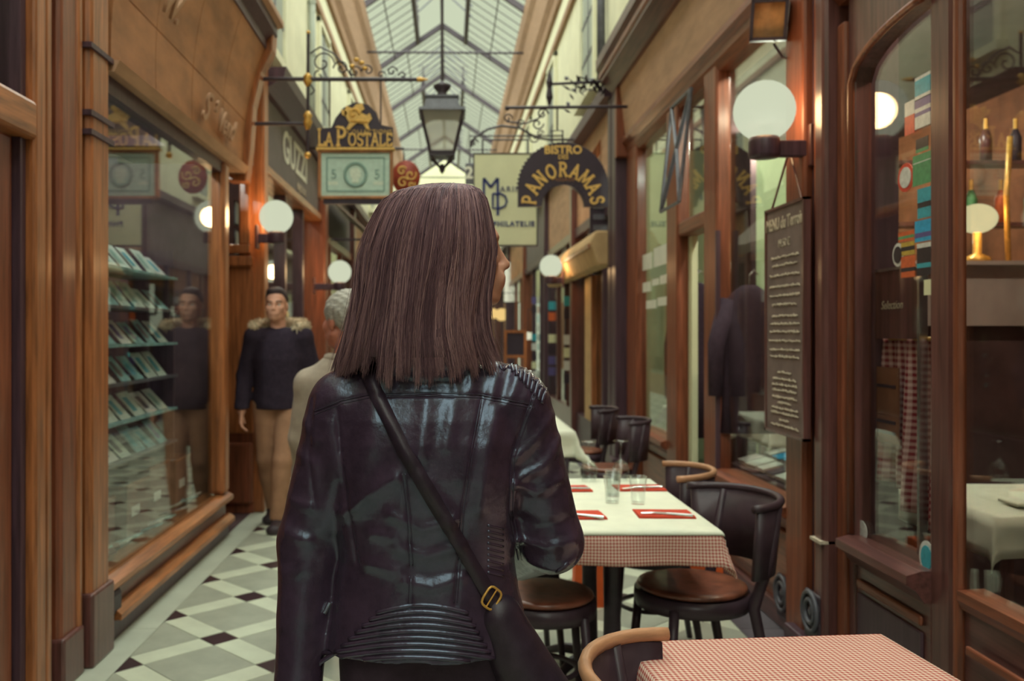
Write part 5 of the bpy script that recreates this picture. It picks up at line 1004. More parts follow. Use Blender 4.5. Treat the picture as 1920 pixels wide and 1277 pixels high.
# ================================================================== people: signed-distance bodies meshed with surface nets
class SDF:
    def __init__(s, lo, hi, h):
        s.lo = np.array(lo, float); s.h = h; s.n = np.ceil((np.array(hi)-s.lo)/h).astype(int)+1
        s.ax = [(s.lo[i]+h*np.arange(s.n[i])).astype(np.float32) for i in range(3)]; s.F = np.full(s.n, .5, np.float32)
    def sub(s, lo, hi):
        sl = []
        for i in range(3):
            a = int(np.floor((lo[i]-s.lo[i])/s.h)); b = int(np.ceil((hi[i]-s.lo[i])/s.h))+1; sl.append(slice(max(0, a), max(0, min(s.n[i], b))))
        return tuple(sl)
    def grid(s, sl): return s.ax[0][sl[0]][:,None,None], s.ax[1][sl[1]][None,:,None], s.ax[2][sl[2]][None,None,:]
    def put(s, fn, lo, hi, k, carve=False):
        p = max(k, .01)+s.h*3; sl = s.sub([v-p for v in lo], [v+p for v in hi])
        if any(q.stop <= q.start for q in sl): return s
        d = fn(*s.grid(sl)).astype(np.float32); a = s.F[sl]; d = np.broadcast_to(d, a.shape)
        if carve: s.F[sl] = -smin(-a, d, k)
        else: s.F[sl] = smin(a, d, k)
        return s
    def cone(s, p, q, r0, r1, k=.02, carve=False):
        p = np.array(p, float); q = np.array(q, float); v = q-p; L = float(v @ v)+1e-12
        def fn(x, y, z):
            t = np.clip(((x-p[0])*v[0]+(y-p[1])*v[1]+(z-p[2])*v[2])/L, 0, 1)
            return np.sqrt((x-p[0]-t*v[0])**2+(y-p[1]-t*v[1])**2+(z-p[2]-t*v[2])**2)-(r0+t*(r1-r0))
        r = max(r0, r1); return s.put(fn, np.minimum(p, q)-r, np.maximum(p, q)+r, k, carve)
    def ell(s, c, r, R=None, k=.02, carve=False):
        c = np.array(c, float); R = np.eye(3) if R is None else np.array(R); m = max(r)
        def fn(x, y, z):
            d = [R[i][0]*(x-c[0])+R[i][1]*(y-c[1])+R[i][2]*(z-c[2]) for i in range(3)]
            k0 = np.sqrt(sum((d[i]/r[i])**2 for i in range(3))); k1 = np.sqrt(sum((d[i]/r[i]**2)**2 for i in range(3)))+1e-9
            return k0*(k0-1)/k1
        return s.put(fn, c-m, c+m, k, carve)
    def prof(s, rows, k=.02, n=2.0):
        A = np.array(sorted(rows)); z0, z1 = A[0,0], A[-1,0]
        def fn(x, y, z):
            g = [np.interp(z, A[:,0], A[:,i]) for i in range(1, 5)]
            d = ((np.abs((x-g[0])/g[2])**n+np.abs((y-g[1])/g[3])**n)**(1/n)-1)*np.minimum(g[2], g[3])
            return np.maximum(d, np.maximum(z-z1, z0-z))
        m = A[:,3:5].max(); return s.put(fn, (A[:,1].min()-m, A[:,2].min()-m, z0), (A[:,1].max()+m, A[:,2].max()+m, z1), k)
    def cutz(s, z, below=True):
        s.F = np.maximum(s.F, (z-s.ax[2] if below else s.ax[2]-z)[None,None,:]); return s
    def mesh(s, name, m_, parent, smooth=2):
        F = s.F; ins = F < 0; n = F.shape; cs = tuple(k-1 for k in n)
        cnt = np.zeros(cs, np.int8)
        for i in (0, 1):
            for j in (0, 1):
                for k in (0, 1): cnt += ins[i:i+cs[0], j:j+cs[1], k:k+cs[2]]
        act = (cnt > 0) & (cnt < 8); idx = np.argwhere(act); vid = np.full(cs, -1, np.int64); vid[act] = np.arange(len(idx))
        pos = np.zeros((len(idx), 3)); num = np.zeros(len(idx)); C = {}
        for i in (0, 1):
            for j in (0, 1):
                for k in (0, 1): C[i,j,k] = F[idx[:,0]+i, idx[:,1]+j, idx[:,2]+k]
        for a in C:
            for ax in range(3):
                if a[ax] == 0:
                    b = list(a); b[ax] = 1; fa, fb = C[a], C[tuple(b)]; cr = (fa < 0) != (fb < 0); t = np.where(cr, fa/np.where(cr, fa-fb, 1), 0)
                    p = np.array(a, float)[None,:].repeat(len(idx), 0); p[:,ax] += t; pos += p*cr[:,None]; num += cr
        V = (idx+pos/num[:,None])*s.h+s.lo; Q = []
        for ax in range(3):
            o = [1, 1, 1]; o[ax] = 0; u, w = [(1,2),(2,0),(0,1)][ax]
            sl0 = [slice(1, cs[q]) for q in range(3)]; sl0[ax] = slice(0, n[ax]-1); a = ins[tuple(sl0)]
            sl1 = list(sl0); sl1[ax] = slice(1, n[ax]); b = ins[tuple(sl1)]; e = np.argwhere(a != b)
            if not len(e): continue
            sg = a[tuple(e.T)]; e = e+np.array([0 if q == ax else 1 for q in range(3)])
            du = np.zeros(3, int); du[u] = 1; dw = np.zeros(3, int); dw[w] = 1
            q4 = np.stack([vid[tuple((e-du-dw).T)], vid[tuple((e-dw).T)], vid[tuple(e.T)], vid[tuple((e-du).T)]], 1)
            q4[~sg] = q4[~sg][:, ::-1]; Q.append(q4)
        Q = np.concatenate(Q); Q = Q[(Q >= 0).all(1)]
        me = raw_mesh(name, V, Q)
        o = link(name, me, m_, parent, True)
        if smooth:
            sm = o.modifiers.new('smooth', 'SMOOTH'); sm.iterations = smooth; sm.factor = .5
        return o
def smin(a, b, k):
    h = np.clip(.5+.5*(b-a)/k, 0, 1); return b*(1-h)+a*h-k*h*(1-h)
def raw_mesh(name, V, Q):
    me = bpy.data.meshes.new(name); V = np.asarray(V, np.float32); Q = np.asarray(Q, np.int32); k = Q.shape[1]
    me.vertices.add(len(V)); me.vertices.foreach_set('co', V.ravel()); me.loops.add(Q.size); me.loops.foreach_set('vertex_index', Q.ravel())
    me.polygons.add(len(Q)); me.polygons.foreach_set('loop_start', np.arange(0, Q.size, k, dtype=np.int32)); me.polygons.foreach_set('loop_total', np.full(len(Q), k, np.int32)); me.update(calc_edges=True); me.validate(); return me
def frame(yaw, pitch=0, roll=0):
    f = np.array([math.sin(yaw), math.cos(yaw), 0]); u = np.array([0, 0, 1.]); s = np.array([math.cos(yaw), -math.sin(yaw), 0])
    f, u = f*math.cos(pitch)+u*math.sin(pitch), u*math.cos(pitch)-f*math.sin(pitch)
    s, u = s*math.cos(roll)+u*math.sin(roll), u*math.cos(roll)-s*math.sin(roll); return s, f, u
def head(S, c, fr, sc=1.0):
    s, f, u = fr; R = [s, f, u]; c = np.array(c, float); L = lambda a, b, d: c+(s*a+f*b+u*d)*sc; r = lambda *q: tuple(x*sc for x in q)
    S.ell(L(0, -.012, .032), r(.076, .094, .086), R, .02); S.ell(L(0, .028, -.045), r(.058, .062, .066), R, .03); S.ell(L(0, .081, -.093), r(.022, .022, .019), R, .022)
    for a in (-1, 1):
        S.ell(L(a*.034, .055, -.025), r(.03, .028, .026), R, .02); S.cone(L(a*.058, -.005, -.055), L(a*.02, .066, -.092), .016*sc, .014*sc, .02)
        S.ell(L(a*.032, .086, .002), r(.017, .013, .011), R, .01, True); S.ell(L(a*.074, -.012, -.012), r(.009, .019, .03), R, .006)
    S.ell(L(0, .076, .02), r(.046, .014, .012), R, .018); S.cone(L(0, .086, .008), L(0, .107, -.028), .008*sc, .0105*sc, .01); S.ell(L(0, .110, -.030), r(.0105, .010, .009), R, .006)
    for a in (-1, 1): S.ell(L(a*.011, .1, -.035), r(.008, .010, .007), R, .006)
    S.ell(L(0, .097, -.056), r(.021, .011, .006), R, .005); S.ell(L(0, .096, -.068), r(.018, .011, .007), R, .005); S.ell(L(0, .088, -.062), r(.034, .018, .026), R, .014)
    return L
def hand(S, w, d, n, side=1, curl=.6):
    w = np.array(w, float); d = np.array(d, float); d /= np.linalg.norm(d); n = np.array(n, float); n -= d*(n @ d); n /= np.linalg.norm(n); t = np.cross(d, n)*side
    for a in (-.022, -.007, .008, .022): S.cone(w+t*a*.7, w+d*.085+t*a, .014, .012, .012)
    for a, L in ((-.028, .056), (-.0095, .068), (.0095, .075), (.028, .066)):
        p = w+d*.085+t*a; d1 = d*math.cos(curl*.5)+n*math.sin(curl*.5); d2 = d*math.cos(curl*1.3)+n*math.sin(curl*1.3); d3 = d*math.cos(curl*1.9)+n*math.sin(curl*1.9)
        q = p+d1*L*.45; e = q+d2*L*.32; S.cone(p, q, .0088, .0082, .004); S.cone(q, e, .0082, .0076, .004); S.cone(e, e+d3*L*.23, .0076, .0066, .004)
    p = w+d*.025+t*.02; q = p+d*.03+t*.022+n*.008; S.cone(p, q, .0125, .0105, .008); S.cone(q, q+d*.03+n*.012, .0105, .0085, .005)
def arm(S, J, k, inf=0, r=(.05, .041, .03)): S.cone(J['sh'+k], J['el'+k], r[0]+inf, r[1]+inf, .03); S.cone(J['el'+k], J['wr'+k], r[1]*.98+inf, r[2]+inf, .02)
def leg(S, J, k, inf=0, r=(.085, .055, .037)):
    S.cone(J['hip'+k], J['kn'+k], r[0]+inf, r[1]+inf, .04); S.cone(J['kn'+k], J['an'+k], r[1]+inf, r[2]+inf, .02)
    kn = np.array(J['kn'+k]); an = np.array(J['an'+k]); S.ell(kn+(an-kn)*.3+np.array([0, .012, 0])*J.get('bk', -1)*-1, (.05+inf, .055+inf, .12), None, .03)
def foot(S, J, k, inf=0): a = np.array(J['an'+k]); t = np.array(J['toe'+k]); S.cone(a, a+(0,0,-.04), .036+inf, .034+inf, .02); S.cone(a+(0,0,-.045), t, .034+inf, .026+inf, .02); S.cone(t+np.array([.02,0,0]), t-np.array([.02,0,0]), .022+inf, .02+inf, .015)
def torso(S, J, inf=0, w=1.0):
    ch, wa, pe = [np.array(J[k]) for k in ('chest', 'waist', 'pelvis')]; R = J.get('R')
    S.ell(ch, (.145*w+inf, .1*w+inf, .17+inf), R, .03); S.ell(wa, (.12*w+inf, .085*w+inf, .14+inf), R, .05); S.ell(pe, (.145*w+inf, .1*w+inf, .11+inf), R, .05)
    for k in 'LR': S.cone(ch+(0,0,.1), J['sh'+k], .06+inf, .05+inf, .04)
def eyes(L, par, c=(.6,)):
    for a in (-1, 1):
        p = Vector(L(a*.032, .071, .001)); e = MB().ball(p, .011, 14).build('eye', 'eye_white', par, True); q_ = Vector(L(a*.032, .0785, .001)); MB().ball(q_, .0056, 10).build('iris', 'iris', e, True)
# ------------------------------------------------------------------ the woman in front
WO = thing('person', 'person seen from behind in black leather jacket with shoulder-length brown hair, face turned right', 'person', (-.04, 1.75, 0))
YW = math.radians(76); FRW = frame(YW, -.04)
J = dict(chest=(-.04, 1.765, 1.18), waist=(-.04, 1.765, 1.0), pelvis=(-.04, 1.765, .88), shL=(-.195, 1.755, 1.255), elL=(-.268, 1.765, .99), wrL=(-.283, 1.715, .70), shR=(.125, 1.755, 1.258), elR=(.2, 1.785, .985), wrR=(.15, 1.98, .90),
 hipL=(-.12, 1.765, .85), knL=(-.13, 1.74, .47), anL=(-.135, 1.78, .085), toeL=(-.14, 1.93, .03), hipR=(.045, 1.765, .85), knR=(.055, 1.8, .47), anR=(.055, 1.86, .085), toeR=(.06, 2.02, .03), bk=1)
HC = (.007, 1.752, 1.566)
S = SDF((-.40, 1.55, 0), (.30, 2.16, 1.70), .0042)
torso(S, J, 0, .92)
for k in 'LR': arm(S, J, k, 0, (.042, .035, .025)); leg(S, J, k); foot(S, J, k)
hand(S, J['wrL'], (.03, -.03, -1), (1, .2, 0), 1); hand(S, J['wrR'], (-.35, .9, -.15), (-.5, 0, -1), -1)
S.cone((-.03, 1.765, 1.30), (-.02, 1.757, 1.47), .056, .05, .03); LH = head(S, HC, FRW, 1.0)
S.mesh('body', 'skin', WO, 2)
eyes(LH, WO)
lp = MB(); lp.ball(Vector(LH(0, .099, -.057)), .0085, 10, (1.2, 1.1, .65)); lp.ball(Vector(LH(0, .098, -.0675)), .008, 10, (1.2, 1.1, .65)); lp.build('lips', 'lips', WO, True)
# trousers and shoes
S = SDF((-.28, 1.6, .05), (.22, 2.0, .98), .006); S.ell(J['pelvis'], (.165, .118, .13), None, .04)
for k in 'LR': leg(S, J, k, .012)
S.cutz(.06); S.mesh('trousers', 'black_cloth', WO, 3)
for k in 'LR': S = SDF(np.array(J['an'+k])-(.12, .12, .09), np.array(J['toe'+k])+(.1, .12, .14), .006); foot(S, J, k, .009); S.cutz(.002); S.mesh('shoe', 'shoe', WO, 2)
# leather jacket
S = SDF((-.38, 1.585, .665), (.30, 2.06, 1.41), .0034); cy = 1.757
S.prof([(.797, -.04, cy, .198, .128), (.84, -.04, cy, .192, .122), (.90, -.04, cy, .178, .114), (.96, -.04, cy, .170, .108), (1.05, -.04, cy, .178, .118), (1.13, -.04, cy, .186, .129), (1.19, -.04, cy, .186, .127), (1.235, -.04, cy, .185, .117), (1.275, -.04, cy, .175, .099), (1.305, -.04, cy, .15, .08), (1.335, -.04, cy, .11, .066), (1.37, -.04, cy, .07, .056)], .02, 2.3)
S.cone((-.04, cy, 1.305), (.118, cy-.004, 1.282), .064, .053, .03); S.cone((-.04, cy, 1.305), (-.188, cy, 1.275), .064, .054, .03)
S.cone((-.207, 1.755, 1.255), (-.274, 1.768, .99), .066, .058, .025); S.cone((-.274, 1.768, .99), (-.287, 1.716, .70), .057, .045, .02)
S.cone((.137, 1.75, 1.256), (.206, 1.785, .985), .064, .06, .025); S.cone((.206, 1.785, .985), (.158, 1.965, .905), .058, .046, .02)
S.ell((-.04, 1.70, 1.345), (.085, .05, .035), None, .02)
def seg_d(px, py, pts):
    d = None
    for (ax_, ay_), (bx_, by_) in zip(pts, pts[1:]):
        vx, vy = bx_-ax_, by_-ay_; t = np.clip(((px-ax_)*vx+(py-ay_)*vy)/(vx*vx+vy*vy), 0, 1); e = (px-ax_-t*vx)**2+(py-ay_-t*vy)**2; d = e if d is None else np.minimum(d, e)
    return d
PX = (VX+S.ax[0]*1018)[:,None]; PYY = (VY-(S.ax[2]-CZ)*1018)[None,:]
SEAMS = [[(588,775),(640,754),(700,742),(800,739),(900,743),(1003,763)], [(905,748),(895,800),(882,870),(868,950),(862,1050)], [(628,768),(636,850),(650,950),(668,1060)], [(757,888),(766,960),(771,1060)], [(1016,700),(988,780),(962,860),(958,960),(975,1050)], [(578,752),(572,860),(585,960)], [(771,1080),(769,1132)], [(860,1058),(854,1130)]]
FOLDS = [([(846,692),(858,735)],13,.005), ([(892,688),(880,737)],12,.005), ([(938,690),(924,742)],12,.006), ([(975,705),(955,755)],12,.005), ([(700,760),(690,840),(660,950)],22,.005), ([(800,752),(790,850)],16,.005), ([(932,772),(914,860),(900,950)],16,.006), ([(850,765),(838,830)],14,.004),
 ([(735,962),(790,988),(850,972)],11,.0055), ([(745,1024),(800,1040),(856,1022)],12,.0055), ([(760,1088),(810,1098),(862,1082)],12,.0055), ([(640,968),(690,928),(745,893)],14,.0055), ([(785,888),(815,925),(850,965)],13,.005), ([(700,1000),(740,1005)],12,.005), ([(690,1060),(745,1070)],14,.006),
 ([(975,860),(1005,832),(1045,785)],11,.005), ([(985,900),(1025,880),(1062,830)],10,.005), ([(972,915),(1010,935),(1065,905)],11,.005), ([(970,985),(1020,1000),(1080,990)],12,-.004), ([(980,1030),(1030,1042),(1085,1030)],12,.006), ([(1000,1080),(1050,1090),(1090,1070)],10,.006),
 ([(545,860),(580,875)],12,.004), ([(535,950),(575,960)],14,.005), ([(528,1010),(572,1025)],12,.005), ([(522,1090),(568,1080)],14,.004), ([(560,800),(585,830)],12,.004), ([(610,800),(620,900),(600,1000)],18,.005)]
D = np.zeros((len(S.ax[0]), len(S.ax[2])), np.float32)
for pts in SEAMS: D -= .0030*np.exp(-seg_d(PX, PYY, pts)/(4.5**2))
for pts, w, am in FOLDS: D += am*np.exp(-seg_d(PX, PYY, pts)/(w**2))
D += .0016*np.sin(PX*.045+1.8*np.sin(PYY*.021))*np.sin(PYY*.031+1.2*np.sin(PX*.017))
bk = np.clip((cy+.02-S.ax[1])/.05, 0, 1)[None,:,None]; S.F -= D[:,None,:]*bk
S.cutz(.67); JK = S.mesh('leather_jacket', 'leather', WO, 2); JK['label'] = 'black leather jacket with quilted shoulder and hem'
dg = bpy.context.evaluated_depsgraph_get(); BV = BVHTree.FromObject(JK, dg)
def onj(px, py, off=0):
    d = (P(px, py, 1)-Vector((0, 0, CZ))).normalized(); h, nr, _, _ = BV.ray_cast(Vector((0, 0, CZ)), d)
    if h is None or h.y > 1.86: h, nr, _, _ = BV.find_nearest(P(px, py, 1.70))
    if nr.dot(d) > 0: nr = -nr
    return h+nr*off, nr
def dense(pts, step=6):
    out = []
    for a, b in zip(pts, pts[1:]):
        n = max(1, int(math.hypot(b[0]-a[0], b[1]-a[1])/step)); out += [(a[0]+(b[0]-a[0])*i/n, a[1]+(b[1]-a[1])*i/n) for i in range(n)]
    return out+[pts[-1]]
for pts in SEAMS[:2]+SEAMS[3:5]+SEAMS[6:]:
    nx = 3.2
    for s_ in (-1, 1):
        q_ = [onj(x+s_*nx*(abs(pts[-1][1]-pts[0][1]) > abs(pts[-1][0]-pts[0][0])), y+s_*nx*(abs(pts[-1][1]-pts[0][1]) <= abs(pts[-1][0]-pts[0][0])), .0006)[0] for x, y in dense(pts, 5)]
        MB().tube(q_, .0011, 5).build('seam_piping', 'leather', JK, True)
for i in range(9):
    x0, x1 = 705-13*i, 878+7*i; pts = [(x0+(x1-x0)*t/24, 1150+12.2*i-15*math.sin(PI*t/24)) for t in range(25)]
    MB().tube([onj(x, y, -.0014)[0] for x, y in pts], .0048, 8).build('hem_rib', 'leather', JK, True)
for i in range(10):
    a = (950+i*9.2, 666+i*4.1); b = (956+i*6.6, 690+i*7.4); MB().tube([onj(a[0]+(b[0]-a[0])*t/8, a[1]+(b[1]-a[1])*t/8, -.0008)[0] for t in range(9)], .0046, 8).build('shoulder_rib', 'leather', JK, True)
for i in range(9):
    y = 985+i*11; MB().tube([onj(914+t*5, y+t*1.2, -.0012)[0] for t in range(7)], .0032, 6).build('side_rib', 'leather', JK, True)
for i in range(4): MB().tube([onj(1052+t*5, 1128-i*9-t*(5.5+i), -.001)[0] for t in range(7)], .004, 6).build('cuff_rib', 'leather', JK, True)
zp = MB(); z0 = onj(606, 1150, .004)[0]; z1 = onj(617, 1130, .004)[0]; zp.bar(z0, z1, .006, .003); zp.build('zip_pull', 'silver', JK)
# shoulder bag with strap and buckle
BG = thing('shoulder_bag', 'black leather shoulder bag with gold buckle worn across the leather jacket', 'bag', (.15, 1.69, .64))
S = SDF((0, 1.55, .58), (.34, 1.86, .95), .005); S.cone((.095, 1.69, .865), (.175, 1.69, .70), .045, .062, .02); S.cone((.125, 1.69, .80), (.215, 1.70, .68), .035, .04, .03); S.cutz(.63); S.mesh('bag_body', 'leather_strap', BG, 2)
sp_ = dense([(688, 697), (712, 752), (757, 842), (806, 925), (862, 1020), (916, 1115), (960, 1172), (978, 1196)], 7); V = []; Fc = []
for i, (x, y) in enumerate(sp_):
    a = sp_[max(0, i-1)]; b = sp_[min(len(sp_)-1, i+1)]; L_ = math.hypot(b[0]-a[0], b[1]-a[1]); nx, ny = -(b[1]-a[1])/L_*13.5, (b[0]-a[0])/L_*13.5
    c_, nr = onj(x, y, .0035)
    l_ = P(x+nx, y+ny, c_.y); r_ = P(x-nx, y-ny, c_.y); pl = onj(x+nx, y+ny, .0035)[0]; pr_ = onj(x-nx, y-ny, .0035)[0]
    l_, r_ = (pl if abs(pl.y-c_.y) < .02 else l_), (pr_ if abs(pr_.y-c_.y) < .02 else r_)
    V += [l_, r_, r_+nr*.003, l_+nr*.003]
for i in range(len(sp_)-1):
    for k in range(4): Fc.append((i*4+k, i*4+(k+1) % 4, i*4+4+(k+1) % 4, i*4+4+k))
Fc += [(0,1,2,3), tuple(len(V)-1-k for k in range(4))]
MB().add(V, Fc).build('strap', 'leather_strap', BG, True)
bp_, bn = onj(918, 1120, .008); bx_ = (onj(930, 1130, .008)[0]-onj(906, 1110, .008)[0]).normalized(); by_ = bn.cross(bx_).normalized()
bk_ = BG.children[1] if len(BG.children) > 1 else BG
pts = []
for k in range(24):
    a = 2*PI*k/24; c_, s_ = math.cos(a), math.sin(a); e = (abs(c_)**4+abs(s_)**4)**-.25; pts.append(bp_+bx_*(c_*e*.0155)+by_*(s_*e*.019))
MB().tube(pts, .0024, 8, closed=True).build('buckle', 'gold', BG, True); MB().tube([bp_-by_*.019, bp_+by_*.019], .0016, 6).build('buckle_bar', 'gold', BG)
# ------------------------------------------------------------------ hair
def hair_mat(name):
    m = bpy.data.materials.new(name); m.use_nodes = True; nt = m.node_tree; b = nt.nodes['Principled BSDF']
    at = node(nt, 'ShaderNodeAttribute'); at.attribute_name = 'tone'; rp = node(nt, 'ShaderNodeValToRGB'); e = rp.color_ramp.elements
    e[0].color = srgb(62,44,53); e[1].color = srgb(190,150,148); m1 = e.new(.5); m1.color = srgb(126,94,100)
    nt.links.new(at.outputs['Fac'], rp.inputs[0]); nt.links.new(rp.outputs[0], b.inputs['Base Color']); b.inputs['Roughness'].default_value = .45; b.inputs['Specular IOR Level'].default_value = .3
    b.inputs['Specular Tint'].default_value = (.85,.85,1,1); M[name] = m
hair_mat('brown_hair')
SIL = np.array([(341.5, 850, 850), (342.5, 822, 868), (345, 792, 884), (350, 764, 897), (358, 738, 907), (370, 719, 915), (395, 703, 922), (430, 686, 929), (470, 672, 933), (510, 666, 928), (545, 663, 921), (590, 655, 918), (625, 646, 922), (650, 638, 930), (680, 628, 943), (705, 620, 950)], float)
def env(py):
    l = np.interp(py, SIL[:,0], SIL[:,1]); r = np.interp(py, SIL[:,0], SIL[:,2]); s_ = 1/985.
    cx = ((l+r)/2-VX)*s_; a = (r-l)/2*s_; bmax = np.interp(py, [342, 346, 360, 400, 450, 520, 600, 705], [.0, .045, .075, .10, .112, .112, .108, .105]); return cx, a, bmax
HY = 1.742
def hair_pt(py, th, lay): cx, a, b = env(py); return np.stack([cx+a*lay*np.cos(th), HY+b*lay*np.sin(th), CZ-(py-VY)/985.], -1)
hr = np.random.default_rng(4); TH0, TH1 = math.radians(-336), math.radians(-9)   # from past the far cheek round the back to the near cheek
NS, NP = 5200, 14; Vh = []; Qh = []; tone = []
locks = np.sort(hr.uniform(TH0, TH1, 150)); lock_t = hr.uniform(.22, .7, 150); lock_e = hr.normal(0, 11, 150); lock_w = hr.normal(0, .05, 150)
def strands(n, lay0, lay1, rad, clump, fly=0, seed=1):
    g = np.random.default_rng(seed); th = g.uniform(TH0, TH1, n); k = np.argmin(np.abs(th[:,None]-locks[None,:]), 1); lay = g.uniform(lay0, lay1, n)
    thd = np.degrees(th) % 360-360; right = np.clip((thd+80)/65, 0, 1)      # toward the near cheek the hem rises
    end = 694-26*right+lock_e[k]+g.normal(0, 8, n)-6*np.clip(np.abs(thd+180)/60 < 1, 0, 1)
    start = g.uniform(343, 352, n); t = np.linspace(0, 1, NP)[None,:]
    py = start[:,None]+(end-start)[:,None]*t**1.25
    c = clump*(t**1.6)*g.uniform(.4, 1, n)[:,None]; thc = th[:,None]*(1-c)+(locks[k])[:,None]*c+lock_w[k][:,None]*np.sin(t*3.2+th[:,None]*3)*t
    thc = thc+g.normal(0, .012+fly, n)[:,None]*np.sin(t*PI*g.uniform(.7, 2.2, n)[:,None])
    tw = np.where(t > .25, np.cos(thc-th[:,None]), 1)
    layt = lay[:,None]*(1+(.012+fly*.8)*np.sin(t*5+th[:,None]*9)*t)-.02*c
    py = py+(1-lay)[:,None]*110*np.clip(1-t*3, 0, 1)
    return hair_pt(py, thc, layt), rad*(1-.85*t**5)*g.uniform(.7, 1.25, n)[:,None], np.clip(lock_t[k]+g.normal(0, .22, n), 0, 1)
base = 0
for args in ((9500, .9, .995, .0011, .5, .012, 1), (2200, .985, 1.015, .0008, .25, .03, 2), (130, 1.0, 1.05, .0005, .0, .06, 3)):
    Pn, Rn, Tn = strands(*args); n = len(Pn); T = np.gradient(Pn, axis=1); T /= np.linalg.norm(T, axis=2, keepdims=True)+1e-9
    rd = np.stack([np.cos(0*Pn[...,0])*(Pn[...,0]+.04), Pn[...,1]-HY, 0*Pn[...,0]], -1); rd /= np.linalg.norm(rd, axis=2, keepdims=True)+1e-9
    A = np.cross(T, rd); A /= np.linalg.norm(A, axis=2, keepdims=True)+1e-9; B = np.cross(A, T)
    ring = np.stack([Pn+(A*math.cos(2*PI*q_/3+.5)+B*math.sin(2*PI*q_/3+.5))*Rn[...,None] for q_ in range(3)], 2); Vh.append(ring.reshape(-1, 3))
    ii = (np.arange(n)[:,None,None]*NP+np.arange(NP-1)[None,:,None])*3+base; q3_ = np.arange(3)[None,None,:]
    Qh.append(np.stack([ii+q3_, ii+(q3_+1) % 3, ii+3+(q3_+1) % 3, ii+3+q3_], -1).reshape(-1, 4)); base += n*NP*3
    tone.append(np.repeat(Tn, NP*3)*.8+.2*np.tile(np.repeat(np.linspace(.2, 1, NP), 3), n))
me = raw_mesh('hair', np.concatenate(Vh), np.concatenate(Qh)); at = me.attributes.new('tone', 'FLOAT', 'POINT'); at.data.foreach_set('value', np.concatenate(tone).astype(np.float32))
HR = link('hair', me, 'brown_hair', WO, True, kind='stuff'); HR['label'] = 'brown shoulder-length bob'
ths = np.linspace(TH0+.03, TH1-.05, 60); pys = np.array([343.5, 346, 352, 364, 385, 415, 450, 500, 550, 600, 640, 668]); G = np.stack([hair_pt(np.full(60, p), ths, .885)-np.array([0, 0, max(0, .016*(1-(p-343)/120))]) for p in pys], 0)
V = G.reshape(-1, 3); Q = [(i*60+k, i*60+k+1, (i+1)*60+k+1, (i+1)*60+k) for i in range(len(pys)-1) for k in range(59)]
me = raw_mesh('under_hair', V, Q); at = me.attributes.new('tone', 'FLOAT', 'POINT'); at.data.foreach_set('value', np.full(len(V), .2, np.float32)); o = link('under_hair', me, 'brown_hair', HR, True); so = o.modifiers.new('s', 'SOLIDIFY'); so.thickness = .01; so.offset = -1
# ------------------------------------------------------------------ the man walking towards the camera
MN = thing('person', 'man walking towards the camera in navy jumper, fur-hooded coat and beige trousers', 'person', (-1.22, 6.5, 0))
x0, y0 = -1.225, 6.52; Rm = np.eye(3)
J = dict(chest=(x0, y0, 1.24), waist=(x0, y0, 1.04), pelvis=(x0, y0, .92), shR=(x0-.175, y0, 1.36), elR=(x0-.25, y0+.03, 1.08), wrR=(x0-.255, y0-.06, .83), shL=(x0+.175, y0, 1.36), elL=(x0+.245, y0+.05, 1.09), wrL=(x0+.25, y0-.02, .84),
 hipR=(x0-.09, y0, .88), knR=(x0-.085, y0+.0, .48), anR=(x0-.07, y0+.16, .11), toeR=(x0-.075, y0+.02, .035), hipL=(x0+.09, y0, .88), knL=(x0+.05, y0-.14, .48), anL=(x0+.02, y0-.16, .085), toeL=(x0+.02, y0-.31, .03), bk=-1)
FRM = frame(PI, 0); S = SDF((x0-.40, y0-.45, 0), (x0+.40, y0+.35, 1.74), .0062); torso(S, J)
for k in 'LR': arm(S, J, k); leg(S, J, k); foot(S, J, k)
hand(S, J['wrR'], (0, -.1, -1), (1, .1, 0), -1); hand(S, J['wrL'], (0, -.1, -1), (-1, .1, 0), 1); S.cone((x0, y0+.01, 1.36), (x0-.01, y0+.0, 1.53), .058, .054, .03)
LM = head(S, (x0-.015, y0-.01, 1.592), FRM, 1.02); S.mesh('body', 'skin', MN, 2); eyes(LM, MN)
for a in (-1, 1): MB().tube([Vector(LM(a*.014, .09, .021)), Vector(LM(a*.034, .088, .027)), Vector(LM(a*.052, .074, .02))], .004, 6).build('eyebrow', 'dark_hair', MN, True)
MB().ball(Vector(LM(0, .0985, -.061)), .012, 10, (1.7, .7, .5)).build('lips', 'lips', MN, True)
S = SDF((x0-.15, y0-.16, 1.5), (x0+.15, y0+.16, 1.76), .005); R_ = list(FRM); S.ell(LM(0, -.022, .045), (.083, .093, .082), R_); S.ell(LM(.01, .012, .1), (.055, .06, .026), R_, .03); S.mesh('hair', 'dark_hair', MN, 2)
S = SDF((x0-.42, y0-.3, .80), (x0+.42, y0+.3, 1.48), .008); torso(S, J, .022, 1.05)
for k in 'LR': arm(S, J, k, .022)
S.prof([(.84, x0, y0, .185, .14), (1.0, x0, y0, .175, .135), (1.2, x0, y0, .18, .14), (1.32, x0, y0, .15, .1)], .03); rows = np.linspace(0, 1, 5)
ZG = S.ax[2][None,None,:]; S.F -= .006*np.sin(ZG*60+S.ax[0][:,None,None]*25)*np.clip(1.15-ZG, 0, .3); S.cutz(.845); S.cone((x0, y0-.1, 1.47), (x0, y0+.05, 1.5), .05, .06, .01, True); S.mesh('jumper_and_coat', 'navy_wool', MN, 3)
S = SDF((x0-.25, y0-.4, .06), (x0+.25, y0+.35, 1.0), .008); S.ell(J['pelvis'], (.16, .115, .12), None, .04)
for k in 'LR': leg(S, J, k, .016)
S.cutz(.075); S.mesh('trousers', 'beige_cotton', MN, 2)
